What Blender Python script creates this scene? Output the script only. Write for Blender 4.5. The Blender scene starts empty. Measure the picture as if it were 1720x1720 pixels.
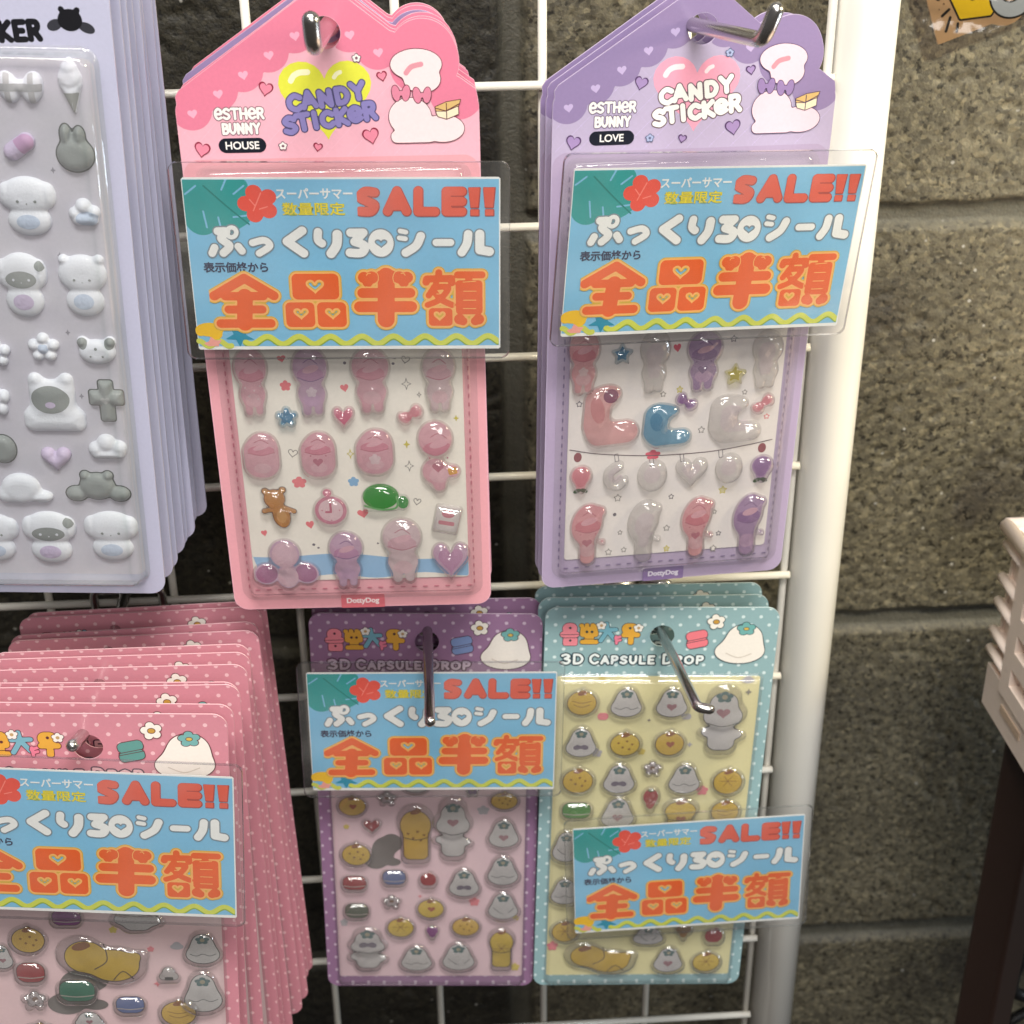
import bpy, math, random
import numpy as np
from mathutils import Matrix, Vector

random.seed(7)
RNG = np.random.default_rng(11)
SC = bpy.context.scene
COL = SC.collection
PI = math.pi


def lin(h):
    h = h.lstrip('#')
    o = []
    for i in (0, 2, 4):
        c = int(h[i:i + 2], 16) / 255
        o.append(c / 12.92 if c <= .04045 else ((c + .055) / 1.055) ** 2.4)
    return (*o, 1.0)


# ------------------------------------------------------------------ camera
def cam_axes(pitch, yaw, roll):
    cy, sy, cp, sp = math.cos(yaw), math.sin(yaw), math.cos(pitch), math.sin(pitch)
    f = np.array([sy * cp, cy * cp, -sp])
    r = np.array([cy, -sy, 0])
    d = np.cross(f, r)
    cr, sr = math.cos(roll), math.sin(roll)
    return cr * r + sr * d, -sr * r + cr * d, f


cam_d = bpy.data.cameras.new('camera')
cam = bpy.data.objects.new('camera', cam_d)
COL.objects.link(cam)
SC.camera = cam
cam_d.sensor_width = 36
cam_d.sensor_fit = 'HORIZONTAL'
cam_d.lens = 36 * 2443.76 / 1720
cam_d.clip_start = .01
cam_d.clip_end = 60
r_, d_, f_ = cam_axes(.483008, .0564526, .0122879)
cm = Matrix(((r_[0], -d_[0], -f_[0], -.041453), (r_[1], -d_[1], -f_[1], -.514659), (r_[2], -d_[2], -f_[2], .102934), (0, 0, 0, 1)))
cam.matrix_world = cm
cam_d.dof.use_dof = True
cam_d.dof.focus_distance = .47
cam_d.dof.aperture_fstop = 20

# ------------------------------------------------------------------ world, lamps, exposure
W = bpy.data.worlds.new('World')
SC.world = W
W.use_nodes = True
nt = W.node_tree
bg = nt.nodes['Background']
tc = nt.nodes.new('ShaderNodeTexCoord')
sx = nt.nodes.new('ShaderNodeSeparateXYZ')
rp = nt.nodes.new('ShaderNodeValToRGB')
mr = nt.nodes.new('ShaderNodeMapRange')
mr.inputs['From Min'].default_value = -1
nt.links.new(tc.outputs['Generated'], sx.inputs[0])
nt.links.new(sx.outputs['Z'], mr.inputs['Value'])
nt.links.new(mr.outputs[0], rp.inputs['Fac'])
e = rp.color_ramp.elements
e[0].position, e[0].color = .0, (.10, .085, .075, 1)
e[1].position, e[1].color = 1.0, (.42, .42, .43, 1)
m = e.new(.45); m.color = (.16, .15, .145, 1)
nt.links.new(rp.outputs[0], bg.inputs['Color'])
bg.inputs['Strength'].default_value = .34


def lamp(name, loc, target, sx_, sy_, energy, col):
    L = bpy.data.lights.new(name, 'AREA')
    L.shape = 'RECTANGLE'
    L.size, L.size_y = sx_, sy_
    L.energy = energy
    L.color = col
    o = bpy.data.objects.new(name, L)
    COL.objects.link(o)
    o.location = loc
    o.rotation_euler = (Vector(target) - Vector(loc)).to_track_quat('-Z', 'Y').to_euler()
    return o


lamp('ceiling_tube_lamp', (-.20, -.80, 1.45), (0, -.05, -.15), 1.3, .22, 15, (1, .96, .90))
lamp('ceiling_tube_lamp', (.30, -1.20, 1.55), (.05, -.05, -.15), .9, .18, 8.5, (1, .965, .91))
lamp('glint_spot_lamp', (-.36, -.80, 1.25), (-.05, 0, -.2), .2, .2, 3.4, (1, .94, .85))
lamp('glint_spot_lamp', (-.10, -1.0, 1.3), (.0, 0, -.2), .18, .18, 3.0, (1, .95, .88))
lamp('glint_spot_lamp', (.12, -.75, 1.15), (.05, 0, -.2), .2, .2, 3.2, (1, .96, .90))
lamp('glint_spot_lamp', (.36, -.95, 1.3), (.05, 0, -.2), .2, .2, 3.2, (1, .97, .93))
lamp('glint_spot_lamp', (-.22, -1.45, .78), (-.05, 0, -.2), .13, .13, 2.0, (1, .96, .9))  # unseen low front lamp, added to put glints on the drops
lamp('glint_spot_lamp', (.16, -1.35, .66), (0, 0, -.2), .12, .12, 1.7, (1, .96, .92))  # second low lamp added for the same glints
lamp('front_fill_lamp', (.30, -1.30, .38), (.02, 0, -.22), .4, .3, 2.4, (1, .97, .93))  # unseen low fill, added to brighten the frame tube and pack fronts
lamp('warm_spot_lamp', (.50, -.20, .16), (.32, .07, -.13), .09, .09, 1.9, (1, .88, .58))
lamp('cool_panel_lamp', (.75, -.22, -.30), (.22, .07, -.40), .12, .12, .9, (.80, .91, 1))

SC.view_settings.view_transform = 'Standard'
SC.view_settings.look = 'None'
SC.view_settings.gamma = 1
SC.view_settings.use_curve_mapping = False
SC.view_settings.exposure = .36
SC.render.engine = 'CYCLES'
SC.cycles.transparent_max_bounces = 40
SC.cycles.max_bounces = 10
SC.cycles.caustics_reflective = False
SC.cycles.caustics_refractive = False
SC.cycles.sample_clamp_indirect = 4
SC.cycles.use_denoising = True

# ------------------------------------------------------------------ materials
MATS = {}


def newmat(key):
    m = bpy.data.materials.new(key)
    m.use_nodes = True
    return m, m.node_tree, m.node_tree.nodes, m.node_tree.links


def ink(hexcol, rough=.38, coat=.25):
    """printed card or paper: one ink colour with a faint paper grain"""
    k = ('ink', hexcol, rough, coat)
    if k in MATS:
        return MATS[k]
    m, t, n, l = newmat('ink_' + hexcol)
    b = n['Principled BSDF']
    b.inputs['Roughness'].default_value = rough
    b.inputs['Coat Weight'].default_value = coat
    b.inputs['Coat Roughness'].default_value = .12
    tx = n.new('ShaderNodeTexCoord')
    nz = n.new('ShaderNodeTexNoise')
    nz.inputs['Scale'].default_value = 900
    nz.inputs['Detail'].default_value = 3
    l.new(tx.outputs['Object'], nz.inputs['Vector'])
    mx = n.new('ShaderNodeMixRGB')
    mx.blend_type = 'MULTIPLY'
    mx.inputs[0].default_value = .10
    mx.inputs[1].default_value = lin(hexcol)
    l.new(nz.outputs['Fac'], mx.inputs[2])
    hs = n.new('ShaderNodeHueSaturation')
    hs.inputs['Value'].default_value = 1.04
    l.new(mx.outputs[0], hs.inputs['Color'])
    l.new(hs.outputs[0], b.inputs['Base Color'])
    bp = n.new('ShaderNodeBump')
    bp.inputs['Strength'].default_value = .12
    bp.inputs['Distance'].default_value = .0002
    l.new(nz.outputs['Fac'], bp.inputs['Height'])
    l.new(bp.outputs[0], b.inputs['Normal'])
    MATS[k] = m
    return m


def shine(n, l, normal, gain=1.0):
    """Schlick reflectance that is the same from both sides of a thin sheet"""
    lw = n.new('ShaderNodeLayerWeight')
    l.new(normal, lw.inputs['Normal'])
    pw = n.new('ShaderNodeMath')
    pw.operation = 'POWER'
    pw.inputs[1].default_value = 5
    l.new(lw.outputs['Facing'], pw.inputs[0])
    ma = n.new('ShaderNodeMath')
    ma.operation = 'MULTIPLY_ADD'
    ma.use_clamp = True
    ma.inputs[1].default_value = .95 * gain
    ma.inputs[2].default_value = .045 * gain
    l.new(pw.outputs[0], ma.inputs[0])
    return ma.outputs[0]


def edge_tint(n, l, c0, c1, power=2.0):
    """more plastic to look through at a slant: tint deepens towards grazing view"""
    lw = n.new('ShaderNodeLayerWeight')
    pw = n.new('ShaderNodeMath')
    pw.operation = 'POWER'
    pw.inputs[1].default_value = power
    l.new(lw.outputs['Facing'], pw.inputs[0])
    mx = n.new('ShaderNodeMixRGB')
    mx.inputs[1].default_value = c0
    mx.inputs[2].default_value = c1
    l.new(pw.outputs[0], mx.inputs[0])
    return mx.outputs[0]


def film(key, tint=(1, 1, 1, 1), rough=.05, wrinkle=.25, scale=60, gain=1.0, dist=.0012, edge=None, haze=0.0):
    """thin clear plastic: see-through with Fresnel shine and slight wrinkles"""
    k = ('film', key)
    if k in MATS:
        return MATS[k]
    m, t, n, l = newmat(key)
    n.remove(n['Principled BSDF'])
    out = n['Material Output']
    tr = n.new('ShaderNodeBsdfTransparent')
    tr.inputs[0].default_value = tint
    if edge:
        l.new(edge_tint(n, l, tint, edge), tr.inputs[0])
    gl = n.new('ShaderNodeBsdfGlossy')
    gl.inputs['Roughness'].default_value = rough
    mx = n.new('ShaderNodeMixShader')
    tx = n.new('ShaderNodeTexCoord')
    nz = n.new('ShaderNodeTexNoise')
    nz.inputs['Scale'].default_value = scale
    nz.inputs['Detail'].default_value = 2
    bp = n.new('ShaderNodeBump')
    bp.inputs['Strength'].default_value = wrinkle
    bp.inputs['Distance'].default_value = dist
    l.new(tx.outputs['Object'], nz.inputs['Vector'])
    l.new(nz.outputs['Fac'], bp.inputs['Height'])
    l.new(bp.outputs[0], gl.inputs['Normal'])
    l.new(shine(n, l, bp.outputs[0], gain), mx.inputs[0])
    l.new(tr.outputs[0], mx.inputs[1])
    l.new(gl.outputs[0], mx.inputs[2])
    if haze:                                            # scuffs plus reflected haze put into the colour: an uneven milky veil
        df = n.new('ShaderNodeBsdfDiffuse')
        df.inputs[0].default_value = (.8, .8, .8, 1)
        nh = n.new('ShaderNodeTexNoise')
        nh.inputs['Scale'].default_value = 26
        nh.inputs['Detail'].default_value = 5
        nh.inputs['Distortion'].default_value = .8
        l.new(tx.outputs['Object'], nh.inputs['Vector'])
        mh = n.new('ShaderNodeMapRange')
        mh.inputs['From Min'].default_value, mh.inputs['From Max'].default_value = .35, .75
        mh.inputs['To Min'].default_value, mh.inputs['To Max'].default_value = haze * .35, haze * 1.8
        l.new(nh.outputs['Fac'], mh.inputs['Value'])
        m3 = n.new('ShaderNodeMixShader')
        l.new(mh.outputs[0], m3.inputs[0])
        l.new(mx.outputs[0], m3.inputs[1])
        l.new(df.outputs[0], m3.inputs[2])
        mx = m3
    l.new(mx.outputs[0], out.inputs['Surface'])
    MATS[k] = m
    return m


def gel(hexcol, body=.35, rough=.05, swirl=.2):
    """soft translucent resin drop: tinted clear body, a little milky, glossy skin"""
    k = ('gel', hexcol, body, rough)
    if k in MATS:
        return MATS[k]
    m, t, n, l = newmat('gel_' + hexcol)
    n.remove(n['Principled BSDF'])
    out = n['Material Output']
    c = lin(hexcol)
    tx = n.new('ShaderNodeTexCoord')
    nz = n.new('ShaderNodeTexNoise')
    nz.inputs['Scale'].default_value = 210
    nz.inputs['Detail'].default_value = 2
    nz.inputs['Distortion'].default_value = 1.2
    l.new(tx.outputs['Object'], nz.inputs['Vector'])
    cr = n.new('ShaderNodeValToRGB')
    cr.color_ramp.elements[0].position = .35
    cr.color_ramp.elements[1].position = .68
    cr.color_ramp.elements[0].color = tuple(max(0, v * (1 - swirl)) for v in c[:3]) + (1,)
    cr.color_ramp.elements[1].color = tuple(min(1, v + (1 - v) * swirl) for v in c[:3]) + (1,)
    l.new(nz.outputs['Fac'], cr.inputs[0])
    tr = n.new('ShaderNodeBsdfTransparent')
    gm = n.new('ShaderNodeGamma')                       # shallow depth of resin: pale tint
    gm.inputs[1].default_value = .22
    l.new(cr.outputs[0], gm.inputs[0])
    dk = n.new('ShaderNodeMixRGB')
    dk.blend_type = 'MULTIPLY'
    dk.inputs[0].default_value = 1
    l.new(gm.outputs[0], dk.inputs[1])
    l.new(edge_tint(n, l, (1, 1, 1, 1), (.74, .74, .74, 1), 2.5), dk.inputs[2])
    l.new(dk.outputs[0], tr.inputs[0])
    df = n.new('ShaderNodeBsdfDiffuse')
    l.new(cr.outputs[0], df.inputs[0])
    m1 = n.new('ShaderNodeMixShader')
    m1.inputs[0].default_value = body
    l.new(tr.outputs[0], m1.inputs[1])
    l.new(df.outputs[0], m1.inputs[2])
    gl = n.new('ShaderNodeBsdfGlossy')
    gl.inputs['Roughness'].default_value = rough
    bp = n.new('ShaderNodeBump')
    bp.inputs['Strength'].default_value = .10
    bp.inputs['Distance'].default_value = .0005
    l.new(nz.outputs['Fac'], bp.inputs['Height'])
    l.new(bp.outputs[0], gl.inputs['Normal'])
    m2 = n.new('ShaderNodeMixShader')
    l.new(shine(n, l, bp.outputs[0], 3.0 if body != .05 else 4.4), m2.inputs[0])
    l.new(m1.outputs[0], m2.inputs[1])
    l.new(gl.outputs[0], m2.inputs[2])
    l.new(m2.outputs[0], out.inputs['Surface'])
    MATS[k] = m
    return m


def plain(key, hexcol, rough=.5, metal=0, coat=0, bump=0, bscale=200, vary=0):
    k = ('plain', key)
    if k in MATS:
        return MATS[k]
    m, t, n, l = newmat(key)
    b = n['Principled BSDF']
    b.inputs['Base Color'].default_value = lin(hexcol)
    b.inputs['Roughness'].default_value = rough
    b.inputs['Metallic'].default_value = metal
    b.inputs['Coat Weight'].default_value = coat
    if bump or vary:
        tx = n.new('ShaderNodeTexCoord')
        nz = n.new('ShaderNodeTexNoise')
        nz.inputs['Scale'].default_value = bscale
        nz.inputs['Detail'].default_value = 4
        l.new(tx.outputs['Object'], nz.inputs['Vector'])
        if bump:
            bp = n.new('ShaderNodeBump')
            bp.inputs['Strength'].default_value = bump
            bp.inputs['Distance'].default_value = .0006
            l.new(nz.outputs['Fac'], bp.inputs['Height'])
            l.new(bp.outputs[0], b.inputs['Normal'])
        if vary:
            mx = n.new('ShaderNodeMixRGB')
            mx.blend_type = 'MULTIPLY'
            mx.inputs[0].default_value = vary
            mx.inputs[1].default_value = lin(hexcol)
            l.new(nz.outputs['Fac'], mx.inputs[2])
            l.new(mx.outputs[0], b.inputs['Base Color'])
    MATS[k] = m
    return m


# ------------------------------------------------------------------ signed distances (mm)
def circ(cx, cy, r):
    return lambda X, Y: np.hypot(X - cx, Y - cy) - r


def ell(cx, cy, rx, ry, a=0):
    ca, sa = math.cos(a), math.sin(a)

    def f(X, Y):
        x, y = (X - cx) * ca + (Y - cy) * sa, -(X - cx) * sa + (Y - cy) * ca
        k = np.hypot(x / rx, y / ry)
        g = np.hypot(x / rx ** 2, y / ry ** 2) + 1e-9
        return np.where(k < 1e-3, -min(rx, ry), k * (k - 1) / g)
    return f


def rbox(cx, cy, w, h, r, a=0):
    ca, sa = math.cos(a), math.sin(a)

    def f(X, Y):
        x, y = (X - cx) * ca + (Y - cy) * sa, -(X - cx) * sa + (Y - cy) * ca
        qx, qy = np.abs(x) - w / 2 + r, np.abs(y) - h / 2 + r
        return np.hypot(np.maximum(qx, 0), np.maximum(qy, 0)) + np.minimum(np.maximum(qx, qy), 0) - r
    return f


def poly(pts):
    P = np.array(pts, float)

    def f(X, Y):
        d = np.full(X.shape, 1e9)
        s = np.ones(X.shape)
        j = len(P) - 1
        for i in range(len(P)):
            ex, ey = P[j] - P[i]
            wx, wy = X - P[i, 0], Y - P[i, 1]
            t = np.clip((wx * ex + wy * ey) / (ex * ex + ey * ey + 1e-12), 0, 1)
            d = np.minimum(d, (wx - ex * t) ** 2 + (wy - ey * t) ** 2)
            c1, c2, c3 = Y >= P[i, 1], Y < P[j, 1], ex * wy > ey * wx
            s = np.where((c1 & c2 & c3) | (~c1 & ~c2 & ~c3), -s, s)
            j = i
        return s * np.sqrt(d)
    return f


def smooth_pts(pts, n=6, closed=False):
    P = [np.array(p, float) for p in pts]
    if len(P) < 3:
        return [tuple(p) for p in P]
    o = []
    N = len(P)
    rng = range(N) if closed else range(N - 1)
    for i in rng:
        p0 = P[(i - 1) % N] if closed or i > 0 else P[0]
        p1, p2 = P[i], P[(i + 1) % N]
        p3 = P[(i + 2) % N] if closed or i + 2 < N else P[-1]
        for k in range(n):
            t = k / n
            o.append(tuple(.5 * (2 * p1 + (p2 - p0) * t + (2 * p0 - 5 * p1 + 4 * p2 - p3) * t * t + (3 * p1 - p0 - 3 * p2 + p3) * t ** 3)))
    if not closed:
        o.append(tuple(P[-1]))
    return o


def strokes(lines, r):
    """lines: list of polylines; r radius (or list)"""
    seg = []
    for i, L in enumerate(lines):
        rr = r[i] if isinstance(r, (list, tuple)) else r
        if len(L) == 1:
            seg.append((L[0], L[0], rr))
        for a, b in zip(L[:-1], L[1:]):
            seg.append((a, b, rr))

    def f(X, Y):
        d = np.full(X.shape, 1e9)
        for a, b, rr in seg:
            ex, ey = b[0] - a[0], b[1] - a[1]
            t = np.clip(((X - a[0]) * ex + (Y - a[1]) * ey) / (ex * ex + ey * ey + 1e-12), 0, 1)
            d = np.minimum(d, np.hypot(X - a[0] - ex * t, Y - a[1] - ey * t) - rr)
        return d
    return f


def U(*fs):
    def f(X, Y):
        d = fs[0](X, Y)
        for g in fs[1:]:
            d = np.minimum(d, g(X, Y))
        return d
    return f


def SU(k, *fs):
    def f(X, Y):
        d = fs[0](X, Y)
        for g in fs[1:]:
            e = g(X, Y)
            h = np.clip(.5 + .5 * (e - d) / k, 0, 1)
            d = e * (1 - h) + d * h - k * h * (1 - h)
        return d
    return f


def I(*fs):
    def f(X, Y):
        d = fs[0](X, Y)
        for g in fs[1:]:
            d = np.maximum(d, g(X, Y))
        return d
    return f


def SUB(a, b):
    return lambda X, Y: np.maximum(a(X, Y), -b(X, Y))


def OFF(a, o):
    return lambda X, Y: a(X, Y) - o


def heart(cx, cy, w, h, a=0):
    P = []
    for i in range(40):
        t = 2 * PI * i / 40
        x = 16 * math.sin(t) ** 3 / 32
        y = (13 * math.cos(t) - 5 * math.cos(2 * t) - 2 * math.cos(3 * t) - math.cos(4 * t) + 2.5) / 29
        P.append((x * w, y * h))
    ca, sa = math.cos(a), math.sin(a)
    return poly([(cx + x * ca - y * sa, cy + x * sa + y * ca) for x, y in P])


def star(cx, cy, w, h, n=5, inner=.48, a=0):
    P = []
    for i in range(2 * n):
        r = .5 if i % 2 == 0 else .5 * inner
        t = PI / 2 + PI * i / n + a
        P.append((cx + w * r * math.cos(t), cy + h * r * math.sin(t)))
    return poly(P)


def flower(cx, cy, w, h, n=5, a=0):
    k = h / w
    fs = [circ(.30 * w * math.cos(PI / 2 + a + 2 * PI * i / n), .30 * w * math.sin(PI / 2 + a + 2 * PI * i / n), .195 * w) for i in range(n)]
    fs.append(circ(0, 0, .22 * w))
    u = U(*fs)
    return lambda X, Y: u(X - cx, (Y - cy) / k) * min(1, k)


# ------------------------------------------------------------------ mesh builder
def grid_eval(sd, bb, res):
    x0, y0, x1, y1 = bb
    nx, ny = max(2, int(math.ceil((x1 - x0) / res)) + 1), max(2, int(math.ceil((y1 - y0) / res)) + 1)
    xs, ys = x0 + np.arange(nx) * res, y0 + np.arange(ny) * res
    X, Y = np.meshgrid(xs, ys)
    S = sd(X, Y)
    S = np.where(np.abs(S) < 1e-7, 1e-7, S)
    return xs, ys, S


CORN = ((0, 0), (1, 0), (1, 1), (0, 1))


class MB:
    def __init__(self, s=.001):
        self.v, self.f, self.m, self.sm, self.mats, self.s = [], [], [], [], [], s
        self.z = 0.0

    def mi(self, mat):
        if mat not in self.mats:
            self.mats.append(mat)
        return self.mats.index(mat)

    def add(self, verts, faces, mat, smooth=False):
        b = len(self.v)
        k = self.mi(mat)
        self.v.extend(verts)
        for f in faces:
            self.f.append([b + i for i in f])
            self.m.append(k)
            self.sm.append(smooth)

    def flat(self, sd, bb, mat, res=.3, z=None, dz=.008, back=None, side=None):
        """sheet bounded by sd<0 at height z; with back= also a back sheet and edge walls"""
        if z is None:
            self.z += dz
            z = self.z
        xs, ys, S = grid_eval(sd, bb, res)
        ins = S < 0
        cnt = ins[:-1, :-1].astype(int) + ins[:-1, 1:] + ins[1:, 1:] + ins[1:, :-1]
        full = cnt == 4
        V, F, segs = [], [], []
        for j in range(full.shape[0]):
            row = full[j]
            if not row.any():
                continue
            dd = np.diff(np.concatenate([[0], row.astype(int), [0]]))
            for a, b in zip(np.where(dd == 1)[0], np.where(dd == -1)[0]):
                k = len(V)
                V += [(xs[a], ys[j]), (xs[b], ys[j]), (xs[b], ys[j + 1]), (xs[a], ys[j + 1])]
                F.append((k, k + 1, k + 2, k + 3))
        for j, i in np.argwhere((cnt > 0) & (cnt < 4)):
            pts = []
            for c in range(4):
                ax, ay = CORN[c]
                bx, by = CORN[(c + 1) % 4]
                sa, sb = S[j + ay, i + ax], S[j + by, i + bx]
                pa, pb = (xs[i + ax], ys[j + ay]), (xs[i + bx], ys[j + by])
                if sa < 0:
                    pts.append((pa, 0))
                if (sa < 0) != (sb < 0):
                    t = sa / (sa - sb)
                    pts.append(((pa[0] + (pb[0] - pa[0]) * t, pa[1] + (pb[1] - pa[1]) * t), 1 if sa < 0 else 2))
            k = len(V)
            V += [q[0] for q in pts]
            F.append(tuple(range(k, k + len(pts))))
            if back is not None:
                for a in range(len(pts)):
                    b = (a + 1) % len(pts)
                    if pts[a][1] == 1 and pts[b][1] == 2:
                        segs.append((pts[a][0], pts[b][0]))
        self.add([(x, y, z) for x, y in V], F, mat)
        if back is not None:
            self.add([(x, y, back) for x, y in V], [tuple(reversed(f)) for f in F], mat)
            vs, fs = [], []
            for a, b in segs:
                k = len(vs)
                vs += [(a[0], a[1], z), (b[0], b[1], z), (b[0], b[1], back), (a[0], a[1], back)]
                fs.append((k, k + 3, k + 2, k + 1))
            self.add(vs, fs, side or mat)
        return self

    def puffy(self, sd, bb, mat, hf, res=.45, smooth=True):
        """curved sheet over sd<0; hf(X, Y, depth) gives the height"""
        xs, ys, S = grid_eval(sd, bb, res)
        ins = S < 0
        cnt = ins[:-1, :-1].astype(int) + ins[:-1, 1:] + ins[1:, 1:] + ins[1:, :-1]
        idx, V, F = {}, [], []

        def vid(key, x, y, d):
            if key not in idx:
                idx[key] = len(V)
                V.append((x, y, d))
            return idx[key]
        for j, i in np.argwhere(cnt > 0):
            f = []
            for c in range(4):
                ax, ay = CORN[c]
                bx, by = CORN[(c + 1) % 4]
                A, B = (j + ay, i + ax), (j + by, i + bx)
                sa, sb = S[A], S[B]
                if sa < 0:
                    f.append(vid(A, xs[A[1]], ys[A[0]], -sa))
                if (sa < 0) != (sb < 0):
                    t = sa / (sa - sb)
                    f.append(vid((min(A, B), max(A, B)), xs[A[1]] + (xs[B[1]] - xs[A[1]]) * t, ys[A[0]] + (ys[B[0]] - ys[A[0]]) * t, 0.0))
            F.append(f)
        if not V:
            return self
        a = np.array(V)
        z = hf(a[:, 0], a[:, 1], a[:, 2])
        self.add(list(zip(a[:, 0], a[:, 1], z)), F, mat, smooth)
        return self

    def text(self, body, size, cx, cy, mat, off=0.0, rot=0.0, sxy=(1, 1), z=None, dz=.008):
        if z is None:
            self.z += dz
            z = self.z
        V, F = text_mesh(body, off / size)
        V = V * size * np.array(sxy)
        c, s = math.cos(rot), math.sin(rot)
        self.add([(cx + x * c - y * s, cy + x * s + y * c, z) for x, y in V], F, mat)
        return self

    def box(self, x0, y0, z0, x1, y1, z1, mat):
        v = [(x, y, z) for z in (z0, z1) for y in (y0, y1) for x in (x0, x1)]
        f = [(0, 2, 3, 1), (4, 5, 7, 6), (0, 1, 5, 4), (2, 6, 7, 3), (0, 4, 6, 2), (1, 3, 7, 5)]
        self.add(v, f, mat)
        return self

    def tube(self, pts, r, mat, seg=14, cap=True, round_end=False):
        P = [np.array(p, float) for p in pts]
        rr = [r] * len(P)
        if round_end:
            d = P[-1] - P[-2]
            d = d / np.linalg.norm(d)
            end = P[-1]
            for a in (25, 50, 70, 84):
                P.append(end + d * r * math.sin(math.radians(a)))
                rr.append(r * math.cos(math.radians(a)))
        T = []
        for i in range(len(P)):
            t = P[min(i + 1, len(P) - 1)] - P[max(i - 1, 0)]
            T.append(t / np.linalg.norm(t))
        up = np.array([0, 0, 1.0]) if abs(T[0][2]) < .9 else np.array([1.0, 0, 0])
        n = np.cross(T[0], up)
        n /= np.linalg.norm(n)
        V, F = [], []
        for i, p in enumerate(P):
            n = n - T[i] * (n @ T[i])
            n /= np.linalg.norm(n)
            b = np.cross(T[i], n)
            for k in range(seg):
                a = 2 * PI * k / seg
                V.append(tuple(p + (n * math.cos(a) + b * math.sin(a)) * rr[i]))
        for i in range(len(P) - 1):
            for k in range(seg):
                k2 = (k + 1) % seg
                F.append((i * seg + k, i * seg + k2, (i + 1) * seg + k2, (i + 1) * seg + k))
        if cap:
            F.append(tuple(range(seg - 1, -1, -1)))
            F.append(tuple((len(P) - 1) * seg + k for k in range(seg)))
        self.add(V, F, mat, True)
        return self

    def mesh(self, name):
        me = bpy.data.meshes.new(name)
        a = np.array(self.v, float) * self.s
        me.from_pydata([tuple(q) for q in a], [], self.f)
        for mt in self.mats:
            me.materials.append(mt)
        me.polygons.foreach_set('material_index', self.m)
        me.polygons.foreach_set('use_smooth', self.sm)
        me.update()
        return me

    def build(self, name, parent=None, loc=None):
        return obj(name, self.mesh(name), parent, loc)


def obj(name, me, parent=None, loc=None):
    o = bpy.data.objects.new(name, me)
    COL.objects.link(o)
    if parent:
        o.parent = parent
    if loc:
        o.location = loc
    return o


TX = {}


def text_mesh(body, off):
    k = (body, round(off, 4))
    if k not in TX:
        cu = bpy.data.curves.new('lettering', 'FONT')
        cu.body = body
        cu.align_x, cu.align_y = 'CENTER', 'CENTER'
        cu.offset = off
        cu.resolution_u = 4
        o = bpy.data.objects.new('lettering', cu)
        COL.objects.link(o)
        bpy.context.view_layer.update()
        me = bpy.data.meshes.new_from_object(o.evaluated_get(bpy.context.evaluated_depsgraph_get()))
        V = np.array([v.co[:2] for v in me.vertices]).reshape(-1, 2)
        F = [tuple(p.vertices) for p in me.polygons]
        bpy.data.objects.remove(o)
        bpy.data.curves.remove(cu)
        bpy.data.meshes.remove(me)
        if len(V):
            V = V - (V.min(0) + V.max(0)) / 2
        TX[k] = (V, F)
    return TX[k]


def tag(o, label, cat, group=None, kind=None):
    o['label'] = label
    o['category'] = cat
    if group:
        o['group'] = group
    if kind:
        o['kind'] = kind
    return o


def rotm(yaw, pit, rol):
    return Matrix.Rotation(math.radians(yaw), 3, 'Z') @ Matrix.Rotation(math.radians(pit), 3, 'X') @ Matrix.Rotation(math.radians(rol), 3, 'Y') @ Matrix(((1, 0, 0), (0, 0, -1), (0, 1, 0)))


def pose(loc, ang):
    return Matrix.Translation(loc) @ rotm(*ang).to_4x4()


def thing(name, label, cat, mw, group=None):
    o = bpy.data.objects.new(name, None)
    o.empty_display_size = .01
    COL.objects.link(o)
    o.matrix_world = mw
    return tag(o, label, cat, group)


def bbox_pts(lines, pad):
    a = np.array([p for L in lines for p in L])
    return (a[:, 0].min() - pad, a[:, 1].min() - pad, a[:, 0].max() + pad, a[:, 1].max() + pad)


def grow(bb, p):
    return (bb[0] - p, bb[1] - p, bb[2] + p, bb[3] + p)


def cbb(cx, cy, w, h, p=.6):
    return (cx - w / 2 - p, cy - h / 2 - p, cx + w / 2 + p, cy + h / 2 + p)


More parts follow.
